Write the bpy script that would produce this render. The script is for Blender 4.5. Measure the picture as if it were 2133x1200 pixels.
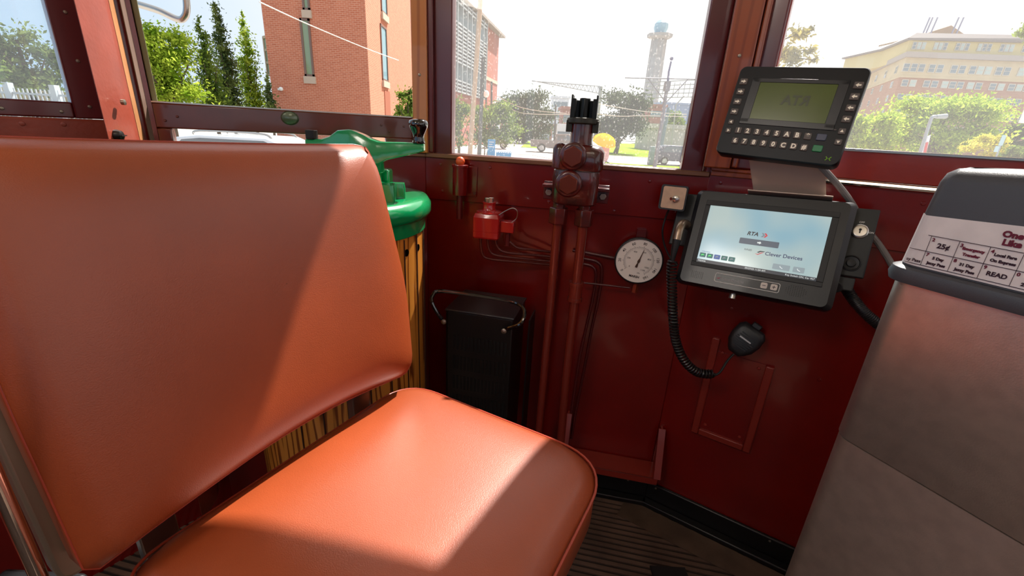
import bpy, bmesh, math, random
from mathutils import Vector as V, Matrix
import numpy as np
random.seed(7)
for o in list(bpy.data.objects): bpy.data.objects.remove(o)
S = bpy.context.scene; COL = S.collection; PI = math.pi
# ---------------- camera ----------------
EYE = V((0, 0, 1.15)); FPX = 911.0
RT = V((0.998402058, 0.0565095565, 0.0)); FW = V((0.0193202542, -0.341347248, 0.939738679)); UP = V((0.0531042160, -0.938237031, -0.341893574))
RW = Matrix((RT, FW, UP))                      # image axes (right, down, forward) -> world
cam = bpy.data.objects.new('camera', bpy.data.cameras.new('camera')); COL.objects.link(cam)
cx_, cy_, cz_ = RW @ V((1, 0, 0)), RW @ V((0, -1, 0)), RW @ V((0, 0, -1))
mw = Matrix((cx_, cy_, cz_)).transposed().to_4x4(); mw.translation = EYE; cam.matrix_world = mw
cam.data.sensor_width = 36; cam.data.lens = FPX / 2133 * 36; cam.data.clip_start = .02; cam.data.clip_end = 2000
S.camera = cam
S.view_settings.view_transform = 'Standard'; S.view_settings.look = 'None'; S.view_settings.gamma = 1
S.view_settings.use_curve_mapping = False; S.view_settings.exposure = 0.0
# ---------------- sky and sun ----------------
SUN_AZ, SUN_EL, SUN_S = 30.0, 50.7, 12.0         # degrees right of straight ahead, height
sd = V((math.sin(math.radians(SUN_AZ)) * math.cos(math.radians(SUN_EL)), math.cos(math.radians(SUN_AZ)) * math.cos(math.radians(SUN_EL)), math.sin(math.radians(SUN_EL))))
w = bpy.data.worlds.new('sky'); S.world = w; w.use_nodes = True; nt = w.node_tree; nt.nodes.clear()
def N(nt, t, **k):
    n = nt.nodes.new(t)
    for a, b in k.items(): setattr(n, a, b)
    return n
tc = N(nt, 'ShaderNodeTexCoord'); dp = N(nt, 'ShaderNodeVectorMath', operation='DOT_PRODUCT'); dp.inputs[1].default_value = (.86, .35, .37)
cr = N(nt, 'ShaderNodeValToRGB'); cr.color_ramp.elements[0].position = 0.0; cr.color_ramp.elements[0].color = (.30, .56, .86, 1)
cr.color_ramp.elements[1].position = .62; cr.color_ramp.elements[1].color = (1, 1, 1, 1)
mr = N(nt, 'ShaderNodeMapRange'); mr.inputs[1].default_value = -1.0; mr.inputs[2].default_value = 1.0
nz = N(nt, 'ShaderNodeTexNoise'); nz.inputs['Scale'].default_value = 2.2; nz.inputs['Detail'].default_value = 6
ad = N(nt, 'ShaderNodeMath', operation='MULTIPLY_ADD'); ad.inputs[1].default_value = .35; bg = N(nt, 'ShaderNodeBackground'); bg.inputs[1].default_value = 1.1
ow = N(nt, 'ShaderNodeOutputWorld'); lk = nt.links.new
lk(tc.outputs['Generated'], dp.inputs[0]); lk(dp.outputs['Value'], mr.inputs[0]); lk(tc.outputs['Generated'], nz.inputs['Vector'])
lk(nz.outputs['Fac'], ad.inputs[0]); lk(mr.outputs[0], ad.inputs[2]); ad2 = N(nt, 'ShaderNodeMath', operation='SUBTRACT'); ad2.inputs[1].default_value = .25
lk(ad.outputs[0], ad2.inputs[0]); lk(ad2.outputs[0], cr.inputs[0]); lk(cr.outputs[0], bg.inputs[0]); lk(bg.outputs[0], ow.inputs[0])
sl = bpy.data.lights.new('sun', 'SUN'); sl.energy = SUN_S; sl.angle = math.radians(.8); sl.color = (1, .95, .88)
so = bpy.data.objects.new('sun', sl); COL.objects.link(so); so.rotation_euler = sd.to_track_quat('Z', 'Y').to_euler()
LAMP = bpy.data.lights.new('ceiling_lamp_light', 'AREA'); LAMP.energy = 3; LAMP.size = .5; LAMP.color = (1, .86, .70)
lo = bpy.data.objects.new('ceiling_lamp_light', LAMP); COL.objects.link(lo); lo.location = (.15, -.55, 2.06)
L2 = bpy.data.lights.new('fare_box_fill', 'AREA'); L2.energy = 6; L2.size = .35; L2.color = (1, .9, .8)  # added fill light aimed at the fare box, no lamp stands there
lo2 = bpy.data.objects.new('fare_box_fill', L2); COL.objects.link(lo2); lo2.location = (-.85, -.35, 1.98); lo2.rotation_euler = (lo2.location - V((.7, .4, .8))).to_track_quat('Z', 'Y').to_euler()

# ---------------- helpers ----------------
def lin(c):
    c = c / 255.0
    return c / 12.92 if c <= .04045 else ((c + .055) / 1.055) ** 2.4
def rgb(r, g, b): return (lin(r), lin(g), lin(b), 1)
def ray(px, py): return RW @ V((px - 1066.5, py - 600, FPX))
def at(px, py, Y):
    r = ray(px, py); return EYE + r * (Y / r.y)
def atz(px, py, z):
    r = ray(px, py); return EYE + r * ((z - EYE.z) / r.z)
def hz(px, py, P):                             # height on the vertical through plan point P
    r = ray(px, py); return EYE.z + r.z * math.hypot(P[0], P[1]) / math.hypot(r.x, r.y)
MATS = {}
def mat(name, col, rough=.5, metal=0.0, coat=0.0, noise=0.0, nscale=20, bump=0.0, bscale=200, spec=.5, emit=None, trans=0.0, col2=None):
    if name in MATS: return MATS[name]
    m = bpy.data.materials.new(name); m.use_nodes = True; t = m.node_tree; b = t.nodes['Principled BSDF']
    b.inputs['Base Color'].default_value = col; b.inputs['Roughness'].default_value = rough; b.inputs['Metallic'].default_value = metal
    b.inputs['Coat Weight'].default_value = coat; b.inputs['Coat Roughness'].default_value = .08 if name != 'orange_vinyl' else .36; b.inputs['Specular IOR Level'].default_value = spec
    c = N(t, 'ShaderNodeTexCoord')
    if noise or col2:
        n = N(t, 'ShaderNodeTexNoise'); n.inputs['Scale'].default_value = nscale; n.inputs['Detail'].default_value = 5
        r = N(t, 'ShaderNodeMix', data_type='RGBA'); r.inputs[6].default_value = col
        r.inputs[7].default_value = col2 if col2 else tuple(min(1, x * (1 - noise)) for x in col[:3]) + (1,)
        rr = N(t, 'ShaderNodeMapRange'); rr.inputs[1].default_value = .35; rr.inputs[2].default_value = .65
        t.links.new(c.outputs['Object'], n.inputs['Vector']); t.links.new(n.outputs['Fac'], rr.inputs[0]); t.links.new(rr.outputs[0], r.inputs[0]); t.links.new(r.outputs[2], b.inputs['Base Color'])
    if bump:
        n2 = N(t, 'ShaderNodeTexNoise'); n2.inputs['Scale'].default_value = bscale; n2.inputs['Detail'].default_value = 4
        bu = N(t, 'ShaderNodeBump'); bu.inputs['Strength'].default_value = bump; bu.inputs['Distance'].default_value = .002
        t.links.new(c.outputs['Object'], n2.inputs['Vector']); t.links.new(n2.outputs['Fac'], bu.inputs['Height']); t.links.new(bu.outputs[0], b.inputs['Normal'])
    if emit:
        b.inputs['Emission Color'].default_value = emit[0]; b.inputs['Emission Strength'].default_value = emit[1]
    MATS[name] = m; return m
def wood(name, c1, c2, scale=14, stretch=(1, 1, .08), rough=.3, dist=6, coat=.4):
    if name in MATS: return MATS[name]
    m = bpy.data.materials.new(name); m.use_nodes = True; t = m.node_tree; b = t.nodes['Principled BSDF']; b.inputs['Roughness'].default_value = rough; b.inputs['Coat Weight'].default_value = coat
    c = N(t, 'ShaderNodeTexCoord'); mp = N(t, 'ShaderNodeMapping'); mp.inputs['Scale'].default_value = stretch
    wv = N(t, 'ShaderNodeTexWave'); wv.bands_direction = 'X'; wv.inputs['Scale'].default_value = scale; wv.inputs['Distortion'].default_value = dist; wv.inputs['Detail'].default_value = 3; wv.inputs['Detail Scale'].default_value = 1.2
    r = N(t, 'ShaderNodeValToRGB'); r.color_ramp.elements[0].color = c2; r.color_ramp.elements[0].position = .05; r.color_ramp.elements[1].color = c1; r.color_ramp.elements[1].position = .4
    t.links.new(c.outputs['Object'], mp.inputs[0]); t.links.new(mp.outputs[0], wv.inputs[0]); t.links.new(wv.outputs['Fac'], r.inputs[0]); t.links.new(r.outputs[0], b.inputs['Base Color'])
    MATS[name] = m; return m
def glass(name, dirt=.08, tint=(1, 1, 1, 1), speck=.0, cov=.0):
    if name in MATS: return MATS[name]
    m = bpy.data.materials.new(name); m.use_nodes = True; t = m.node_tree; t.nodes.clear(); o = N(t, 'ShaderNodeOutputMaterial')
    tr = N(t, 'ShaderNodeBsdfTransparent'); tr.inputs[0].default_value = tint; gl = N(t, 'ShaderNodeBsdfGlossy'); gl.inputs['Roughness'].default_value = .02
    lw = N(t, 'ShaderNodeLayerWeight'); lw.inputs[0].default_value = .5; pw_ = N(t, 'ShaderNodeMath', operation='POWER'); pw_.inputs[1].default_value = 5; fr = N(t, 'ShaderNodeMath', operation='MULTIPLY_ADD'); fr.inputs[1].default_value = .6; fr.inputs[2].default_value = .02; t.links.new(lw.outputs['Facing'], pw_.inputs[0]); t.links.new(pw_.outputs[0], fr.inputs[0]); m1 = N(t, 'ShaderNodeMixShader'); df = N(t, 'ShaderNodeBsdfTranslucent'); df.inputs[0].default_value = (.95, .93, .9, 1)
    m2 = N(t, 'ShaderNodeMixShader'); c = N(t, 'ShaderNodeTexCoord'); n = N(t, 'ShaderNodeTexVoronoi'); n.inputs['Scale'].default_value = 150
    mp = N(t, 'ShaderNodeMapping'); mp.inputs['Scale'].default_value = (1, 1, .55)
    a = N(t, 'ShaderNodeMath', operation='LESS_THAN'); a.inputs[1].default_value = cov; k = N(t, 'ShaderNodeMath', operation='MULTIPLY_ADD'); k.inputs[1].default_value = speck; k.inputs[2].default_value = dirt
    t.links.new(c.outputs['Object'], mp.inputs[0]); t.links.new(mp.outputs[0], n.inputs['Vector']); t.links.new(n.outputs['Distance'], a.inputs[0]); t.links.new(a.outputs[0], k.inputs[0])
    t.links.new(fr.outputs[0], m1.inputs[0]); t.links.new(tr.outputs[0], m1.inputs[1]); t.links.new(gl.outputs[0], m1.inputs[2])
    t.links.new(k.outputs[0], m2.inputs[0]); t.links.new(m1.outputs[0], m2.inputs[1]); t.links.new(df.outputs[0], m2.inputs[2]); t.links.new(m2.outputs[0], o.inputs[0])
    MATS[name] = m; return m
def leafmat(name, c, c2, tr=.35):
    if name in MATS: return MATS[name]
    m = bpy.data.materials.new(name); m.use_nodes = True; t = m.node_tree; t.nodes.clear(); o = N(t, 'ShaderNodeOutputMaterial')
    d = N(t, 'ShaderNodeBsdfDiffuse'); l = N(t, 'ShaderNodeBsdfTranslucent'); mx = N(t, 'ShaderNodeMixShader'); mx.inputs[0].default_value = tr
    g = N(t, 'ShaderNodeTexCoord'); n = N(t, 'ShaderNodeTexNoise'); n.inputs['Scale'].default_value = 2.5; n.inputs['Detail'].default_value = 8
    r = N(t, 'ShaderNodeValToRGB'); r.color_ramp.elements[0].position = .38; r.color_ramp.elements[0].color = c; r.color_ramp.elements[1].position = .62; r.color_ramp.elements[1].color = c2
    t.links.new(g.outputs['Object'], n.inputs['Vector']); t.links.new(n.outputs['Fac'], r.inputs[0]); t.links.new(r.outputs[0], d.inputs[0]); t.links.new(r.outputs[0], l.inputs[0])
    t.links.new(d.outputs[0], mx.inputs[1]); t.links.new(l.outputs[0], mx.inputs[2]); t.links.new(mx.outputs[0], o.inputs[0]); MATS[name] = m; return m
def brickmat(name, c1, c2, mortar, scale=1.0, bw=.22, rh=.075, ax='x'):
    if name in MATS: return MATS[name]
    m = bpy.data.materials.new(name); m.use_nodes = True; t = m.node_tree; b = t.nodes['Principled BSDF']; b.inputs['Roughness'].default_value = .9
    g = N(t, 'ShaderNodeTexCoord'); s = N(t, 'ShaderNodeSeparateXYZ'); a = N(t, 'ShaderNodeMath', operation='ADD'); cb = N(t, 'ShaderNodeCombineXYZ'); br = N(t, 'ShaderNodeTexBrick')
    br.inputs['Color1'].default_value = c1; br.inputs['Color2'].default_value = c2; br.inputs['Mortar'].default_value = mortar; br.inputs['Scale'].default_value = scale
    br.inputs['Brick Width'].default_value = bw; br.inputs['Row Height'].default_value = rh; br.inputs['Mortar Size'].default_value = .008
    L = t.links.new; L(g.outputs['Object'], s.inputs[0]); L(s.outputs[0], a.inputs[0]); L(s.outputs[1], a.inputs[1]); L(a.outputs[0], cb.inputs[0]); L(s.outputs[2], cb.inputs[1]); L(cb.outputs[0], br.inputs['Vector']); L(br.outputs['Color'], b.inputs['Base Color'])
    MATS[name] = m; return m

class MB:
    def __init__(s): s.v = []; s.f = []
    def add(s, vs, fs, M=None):
        k = len(s.v)
        s.v += [tuple(M @ V(p)) if M is not None else tuple(p) for p in vs]; s.f += [tuple(i + k for i in f) for f in fs]; return s
    def box(s, c, d, M=None):
        x, y, z = c; a, b, e = d[0] / 2, d[1] / 2, d[2] / 2
        vs = [(x + i * a, y + j * b, z + k * e) for i in (-1, 1) for j in (-1, 1) for k in (-1, 1)]
        return s.add(vs, [(0, 1, 3, 2), (4, 6, 7, 5), (0, 4, 5, 1), (2, 3, 7, 6), (0, 2, 6, 4), (1, 5, 7, 3)], M)
    def bx(s, a, b, M=None): return s.box([(a[i] + b[i]) / 2 for i in range(3)], [abs(b[i] - a[i]) for i in range(3)], M)
    def prism(s, poly, z0, z1, M=None):
        n = len(poly); vs = [(x, y, z0) for x, y in poly] + [(x, y, z1) for x, y in poly]
        return s.add(vs, [tuple(range(n - 1, -1, -1)), tuple(range(n, 2 * n))] + [(i, (i + 1) % n, n + (i + 1) % n, n + i) for i in range(n)], M)
    def loft(s, loops, M=None, cap0=True, cap1=True):
        n = len(loops[0]); vs = [p for l in loops for p in l]; fs = []
        for k in range(len(loops) - 1):
            for i in range(n): fs.append((k * n + i, k * n + (i + 1) % n, (k + 1) * n + (i + 1) % n, (k + 1) * n + i))
        if cap0: fs.append(tuple(range(n - 1, -1, -1)))
        if cap1: fs.append(tuple(range((len(loops) - 1) * n, len(loops) * n)))
        return s.add(vs, fs, M)
    def lathe(s, prof, M=None, n=32):
        return s.loft([[(r * math.cos(2 * PI * i / n), r * math.sin(2 * PI * i / n), z) for i in range(n)] for r, z in [(max(r, 1e-5), z) for r, z in prof]], M)
    def tube(s, pts, r, n=10, M=None, closed=False):
        P = [V(p) for p in pts]; m = len(P); loops = []; up = None
        for i in range(m):
            if closed: t = P[(i + 1) % m] - P[i - 1]
            else: t = P[min(i + 1, m - 1)] - P[max(i - 1, 0)]
            if t.length < 1e-9: t = V((0, 0, 1))
            t.normalize()
            if up is None: up = V((0, 0, 1)) if abs(t.z) < .9 else V((1, 0, 0))
            a = t.cross(up)
            if a.length < 1e-6: a = t.cross(V((1, 0.3, 0)))
            a.normalize(); b = a.cross(t).normalized(); up = b
            rr = r[i] if isinstance(r, (list, tuple)) else r
            loops.append([P[i] + a * (rr * math.cos(2 * PI * k / n)) + b * (rr * math.sin(2 * PI * k / n)) for k in range(n)])
        if closed: loops.append(loops[0]); return s.loft(loops, M, False, False)
        return s.loft(loops, M)
    def cyl(s, p0, p1, r, n=16, M=None): return s.tube([p0, p1], r, n, M)
    def ball(s, c, r, M=None, n=16, sc=(1, 1, 1)):
        loops = [[(c[0] + sc[0] * r * math.sin(PI * max(j, .02) / n) * math.cos(2 * PI * i / n), c[1] + sc[1] * r * math.sin(PI * max(j, .02) / n) * math.sin(2 * PI * i / n), c[2] - sc[2] * r * math.cos(PI * j / n)) for i in range(n)] for j in range(n + 1)]
        return s.loft(loops, M)
    def text(s, txt, size, M, align='CENTER', bold=0.0, ext=.0003, shear=0.0):
        c = bpy.data.curves.new('t', 'FONT'); c.body = txt; c.size = size; c.align_x = align; c.align_y = 'CENTER'; c.extrude = ext; c.offset = bold; c.shear = shear; c.resolution_u = 3
        o = bpy.data.objects.new('t', c); COL.objects.link(o); dg = bpy.context.evaluated_depsgraph_get(); me = bpy.data.meshes.new_from_object(o.evaluated_get(dg))
        s.add([v.co.copy() for v in me.vertices], [tuple(p.vertices) for p in me.polygons], M)
        bpy.data.objects.remove(o); bpy.data.curves.remove(c); bpy.data.meshes.remove(me); return s
    def build(s, name, m, parent=None, smooth=True, bevel=0, ang=35, seg=2, sub=0):
        me = bpy.data.meshes.new(name)
        if parent is None:
            a = np.array(s.v); org = V(((a[:, 0].min() + a[:, 0].max()) / 2, (a[:, 1].min() + a[:, 1].max()) / 2, a[:, 2].min())); T = Matrix.Translation(-org)
        else:
            r = parent; T = Matrix.Identity(4)
            while r is not None: T = T @ r.matrix_basis.inverted() if False else T; root = r; r = r.parent
            T = root.matrix_basis.inverted()
        me.from_pydata([tuple(T @ V(p)) for p in s.v], [], s.f); me.update()
        o = bpy.data.objects.new(name, me); COL.objects.link(o); me.materials.append(m)
        if parent is None: o.location = org
        else: o.parent = parent
        bm = bmesh.new(); bm.from_mesh(me); bmesh.ops.recalc_face_normals(bm, faces=bm.faces); bm.to_mesh(me); bm.free()
        if smooth:
            for p in me.polygons: p.use_smooth = True
            me.set_sharp_from_angle(angle=math.radians(ang))
        if bevel:
            b = o.modifiers.new('bevel', 'BEVEL'); b.width = bevel; b.segments = seg; b.limit_method = 'ANGLE'; b.angle_limit = math.radians(40)
        if sub:
            b = o.modifiers.new('sub', 'SUBSURF'); b.levels = sub; b.render_levels = sub
        return o
def tag(o, label, cat, group=None):
    o['label'] = label; o['category'] = cat
    if group: o['group'] = group
    return o
def struct(o): o['kind'] = 'structure'; return o
def thing(name, label, cat, M, group=None):
    o = bpy.data.objects.new(name, None); COL.objects.link(o); o.empty_display_size = .05
    if isinstance(M, Matrix): o.matrix_basis = M
    else: o.location = M; 
    if not isinstance(M, Matrix): o.matrix_basis = Matrix.Translation(V(M))
    tag(o, label, cat, group); return o
def frame(O, X, Y, Z=None):
    X = V(X).normalized(); Y = V(Y); Y = (Y - X * Y.dot(X)).normalized(); Z = X.cross(Y)
    m = Matrix((X, Y, Z)).transposed().to_4x4(); m.translation = V(O); return m
def wallM(P, Q):                               # x along the wall, y out of the room, z up
    X = V((Q[0] - P[0], Q[1] - P[1], 0)); L = X.length; X.normalize(); Z = V((0, 0, 1)); Y = Z.cross(X)
    m = Matrix((X, Y, Z)).transposed().to_4x4(); m.translation = V((P[0], P[1], 0)); return m, L
def smooth_path(pts, n=8):
    P = [V(p) for p in pts]; out = []
    for i in range(len(P) - 1):
        p0, p1, p2, p3 = P[max(i - 1, 0)], P[i], P[i + 1], P[min(i + 2, len(P) - 1)]
        for k in range(n):
            t = k / n; out.append(.5 * ((2 * p1) + (p2 - p0) * t + (2 * p0 - 5 * p1 + 4 * p2 - p3) * t * t + (3 * p1 - p0 - 3 * p2 + p3) * t ** 3))
    out.append(P[-1]); return out
def rrect(w, h, r, n=6, cx=0, cy=0):
    pts = []
    for (sx, sy, a) in ((1, 1, 0), (-1, 1, 90), (-1, -1, 180), (1, -1, 270)):
        for k in range(n + 1):
            t = math.radians(a + 90 * k / n); pts.append((cx + sx * (w / 2 - r) + r * math.cos(t), cy + sy * (h / 2 - r) + r * math.sin(t)))
    return pts
def hexa(r, n=6, a0=0): return [(r * math.cos(a0 + 2 * PI * k / n), r * math.sin(a0 + 2 * PI * k / n)) for k in range(n)]

# ---------------- materials ----------------
red = mat('dark_red_gloss_paint', rgb(116, 12, 7), .25, coat=.5, noise=.2, nscale=6, bump=.15, bscale=30)
redhi = mat('red_gloss_paint', rgb(150, 42, 26), .3, coat=.5, noise=.15, nscale=9, bump=.25, bscale=60)
redpost = mat('worn_red_paint', rgb(146, 62, 44), .42, coat=.15, noise=.15, nscale=15, bump=.3, bscale=120)
maroon = mat('maroon_paint', rgb(92, 22, 24), .3, coat=.4, noise=.15, nscale=8)
brownsash = mat('brown_varnish', rgb(96, 38, 24), .25, coat=.5, noise=.2, nscale=12)
woodtrim = wood('varnished_trim_wood', rgb(150, 72, 36), rgb(132, 60, 30), 12, (1, 1, .05), dist=8)
lipm = mat('brown_sill_lip', rgb(120, 78, 52), .35, coat=.3)
blackkick = mat('black_kick_rubber', rgb(14, 12, 13), .35)
leather = mat('orange_vinyl', rgb(158, 70, 32), .38, coat=.6, noise=.14, nscale=7, bump=.22, bscale=700)
pipingm = mat('vinyl_piping', rgb(160, 60, 38), .4)
steel = mat('brushed_steel', rgb(190, 185, 178), .3, 1.0)
chrome = mat('chrome', rgb(225, 222, 215), .12, 1.0)
darksteel = mat('dark_steel', rgb(52, 48, 46), .35, .8)
green = mat('green_enamel', rgb(0, 140, 80), .2, coat=.8, noise=.1, nscale=12, bump=.25, bscale=40)
blackgl = mat('black_gloss', rgb(10, 10, 11), .08, coat=1)
blackpl = mat('black_plastic', rgb(16, 16, 18), .45, bump=.2, bscale=900)
greyblack = mat('charcoal_plate', rgb(26, 28, 28), .5)
rubber = mat('black_rubber', rgb(14, 14, 15), .5)
oak = wood('controller_oak', rgb(206, 134, 54), rgb(118, 58, 18), 12, (1.5, 1.5, .10), dist=14, coat=.6, rough=.22)
faresteel = mat('satin_stainless', rgb(232, 214, 200), .40, .88, noise=.12, nscale=40, bump=.12, bscale=500)
faregrey = mat('grey_moulding', rgb(72, 72, 76), .42, bump=.2, bscale=700)
paper = mat('worn_label_paper', rgb(240, 228, 224), .5, noise=.12, nscale=25)
white = mat('white_print', rgb(235, 235, 230), .5); inkm = mat('maroon_ink', rgb(110, 15, 45), .5); inkb = mat('dark_ink', rgb(50, 20, 35), .5)
redvalve = mat('worn_valve_red', rgb(96, 22, 18), .28, coat=.6, noise=.35, nscale=30, bump=.5, bscale=60, col2=rgb(62, 24, 22))
greycable = mat('grey_cable_jacket', rgb(120, 115, 112), .45)
screwm = mat('screw_steel', rgb(150, 140, 125), .35, .9)

A = (-.265, 1.295); B = (.487, 1.155); D = (1.03, .81); C2 = (-.845, 1.055); E2 = (-1.35, .38)
MF, LF = wallM(A, B); MRW, LR = wallM(B, D); ML, LL = wallM(C2, A); MSL, LSL = wallM(E2, C2)
# ---------------- room shell ----------------
HDR = 1.92; CEIL = 2.12
def wallpanels(name, M, L, z1, seam=.945, s0=0, s1=None, up=.006):
    s1 = L if s1 is None else s1
    b = MB(); b.bx((s0, 0, 0), (s1, .04, z1), M); b.bx((s0, -up, seam), (s1, 0, z1), M)
    return b
b = wallpanels('wall_front', MF, LF, 1.062)
b.bx((0, 0, HDR), (LF, .05, CEIL), MF); struct(b.build('wall_front', red, bevel=.0015))
b = wallpanels('wall_right', MRW, LR, 1.08)
b.bx((0, 0, HDR), (LR, .05, CEIL), MRW); struct(b.build('wall_right', red, bevel=.0015))
b = MB(); b.bx((0, 0, 0), (LL, .04, 1.062), ML); b.bx((0, 0, HDR), (LL, .05, CEIL), ML)
b.bx((0, 0, 0), (LSL, .04, 1.06), MSL); b.bx((0, 0, HDR), (LSL, .05, CEIL), MSL); struct(b.build('wall_left', red, bevel=.0015))
# body of the car behind the camera: side walls with window openings, rear bulkhead, ceiling, floor
b = MB(); XL, XR, YB = -1.35, 1.35, -2.6
b.bx((XL - .04, YB, 0), (XL, .38, .95)); b.bx((XL - .04, YB, HDR), (XL, .38, CEIL))
for y in (-.5, -1.4, -2.3): b.bx((XL - .04, y - .06, .95), (XL, y + .06, HDR))
struct(b.build('wall_side_left', redhi))
b = MB(); b.bx((XR, YB, 0), (XR + .04, .5, .95)); b.bx((XR, YB, HDR), (XR + .04, .5, CEIL))
for y in (.45, -.45, -1.4, -2.3): b.bx((XR, y - .06, .95), (XR + .04, y + .06, HDR))
MD_, LD_ = wallM(D, (XR, .5)); b.bx((0, 0, 0), (LD_, .04, 1.08), MD_); b.bx((0, 0, HDR), (LD_, .04, CEIL), MD_)
struct(b.build('wall_side_right', redhi))
b = MB(); b.bx((XL, YB - .04, 0), (XR, YB, 1.0)); b.bx((XL, YB - .04, 1.9), (XR, YB, CEIL)); b.bx((XL, YB - .04, 1.0), (-.9, YB, 1.9)); b.bx((.9, YB - .04, 1.0), (XR, YB, 1.9))
struct(b.build('wall_rear', redhi))
b = MB(); b.prism([(-1.4, YB), (1.4, YB), (1.4, .5), (D[0] + .03, D[1] + .04), (.50, 1.19), (-.28, 1.35), (-.88, 1.09), (-1.4, .38)], CEIL, CEIL + .05); struct(b.build('ceiling', mat('cream_ceiling', rgb(200, 190, 165), .5)))
b = MB(); b.bx((-1.45, YB, -.04), (1.45, 1.4, 0)); flo = struct(b.build('floor', mat('floor_base', rgb(40, 30, 28), .7)))
b = MB()
for k in range(120):
    y = -.02 - k * .019; b.bx((-1.0, y - .011, .0), (1.9, y, .0045), MF)
b.build('floor_ribs', mat('grooved_floor', rgb(112, 88, 74), .5, noise=.45, nscale=9, bump=.4, bscale=150), flo, smooth=False)
b = MB(); b.bx((-.05, -.125, .0045), (.75, -.042, .007), MRW); struct(b.build('trim_16', mat('worn_floor_board', rgb(96, 76, 62), .5, noise=.4, nscale=14)))
for i, (P_, a_, b_) in enumerate(((A, ML, MF), (B, MF, MRW), (D, MRW, MD_))):
    n1 = a_.to_3x3() @ V((0, 1, 0)); n2 = b_.to_3x3() @ V((0, 1, 0)); c_ = V((P_[0], P_[1], 0)); x1 = a_.to_3x3() @ V((1, 0, 0)); x2 = b_.to_3x3() @ V((1, 0, 0))
    for z0_, z1_ in ((0, 1.06), (1.06, 2.12)):
        pp = [c_ + n1 * .004 - x1 * .01, c_ + n1 * .05 - x1 * .02, c_ + (n1 + n2) * .055, c_ + n2 * .05 + x2 * .02, c_ + n2 * .004 + x2 * .01, c_ + (n1 + n2) * .002]
    struct(MB().prism([(p.x, p.y) for p in pp], 0, 2.12).build('trim_%d' % (20 + i), red))
n1 = MSL.to_3x3() @ V((0, 1, 0)); c_ = V((C2[0], C2[1], 0)); struct(MB().prism([(c_.x + .005, c_.y + .004), (c_.x - .05, c_.y + .05), (c_.x - .09, c_.y - .02), (c_.x - .03, c_.y - .04)], 0, 2.12).build('trim_24', red))
# kick strips
for nm, M, L, s0 in (('baseboard_front', MF, LF, 0), ('baseboard_right', MRW, LR, 0)):
    b = MB(); b.bx((s0, -.012, 0), (L, 0, .082), M); b.prism([(s0 - .005, -.04), (L, -.04), (L, -.011), (s0, -.011)], 0.004, .022, M); struct(b.build(nm, blackkick, bevel=.004))
# sill lips and frames
b = MB(); b.bx((.003, -.014, 1.062), (LF - .004, .02, 1.074), MF); struct(b.build('trim_1', lipm, bevel=.002))
b = MB(); b.bx((LL - .30, -.012, 1.062), (LL - .003, .02, 1.072), ML); struct(b.build('trim_2', lipm, bevel=.002))
b = MB(); b.bx((.003, -.016, 1.078), (.11, .02, 1.086), MRW); b.bx((.003, -.012, 1.066), (.11, .0, 1.078), MRW); struct(b.build('trim_3', woodtrim, bevel=.002))
# chrome strip under the right window
b = MB(); b.tube([MRW @ V((.12, -.008, 1.078)), MRW @ V((LR - .01, -.008, 1.078))], .0075, 10); struct(b.build('trim_4', chrome))
def wframe(n, M, x0, x1, z0, z1, jw0, jw1, rail, fm, gm, dep=.035, yo=.0, gy=.02, lights=True):
    b = MB(); b.bx((x0 - jw0, yo, z0 - rail), (x0, yo + dep, z1), M); b.bx((x1, yo, z0 - rail), (x1 + jw1, yo + dep, z1), M)
    b.bx((x0, yo, z0 - rail), (x1, yo + dep, z0), M); b.bx((x0 - jw0, yo, z1), (x1 + jw1, yo + dep, z1 + .05), M)
    o = struct(b.build('window_%d' % n, fm, bevel=.003))
    if gm: p = MB(); p.bx((x0 - .001, gy, z0 - .001), (x1 + .001, gy + .004, z1), M); p.build('pane', gm, o)
    return o
dirty = glass('dirty_windshield', .04, speck=.10, cov=.20); clear = glass('clear_pane', .035); hazy = glass('hazy_side_pane', .10, (.93, .98, 1, 1))
wframe(1, MF, .075, .693, 1.0755, 1.88, .053, .052, .012, maroon, dirty)
wframe(2, MRW, .095, LR - .06, 1.147, 1.90, .094, .05, .062, redhi, glass('hazy_right_pane', .05), yo=-.004)
b = MB(); b.bx((.045, -.012, 1.087), (.092, .0, 1.9), MRW); struct(b.build('trim_5', maroon, bevel=.004))
b = MB(); b.bx((.094, -.009, 1.143), (LR - .06, .0, 1.149), MRW); struct(b.build('trim_6', steel, bevel=.001))
# left window: sash with a low slit pane and a rail, open above
wl = MB(); wl.bx((.0, .004, 1.108), (LL - .016, .034, 1.163), ML); wl.bx((.0, .004, 1.06), (.033, .034, 1.108), ML); wl.bx((LL - .11, .002, 1.06), (LL - .016, .03, 1.11), ML); wl.bx((.033, .004, 1.062), (LL - .11, .03, 1.076), ML)
wlo = struct(wl.build('window_3', brownsash, bevel=.003))
p = MB(); p.bx((.033, .016, 1.076), (LL - .11, .02, 1.108), ML); p.build('pane', clear, wlo)
p = MB(); p.bx((.0, .002, 1.163), (LL - .018, .036, 1.166), ML); p.build('weather_strip', steel, wlo)
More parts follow.
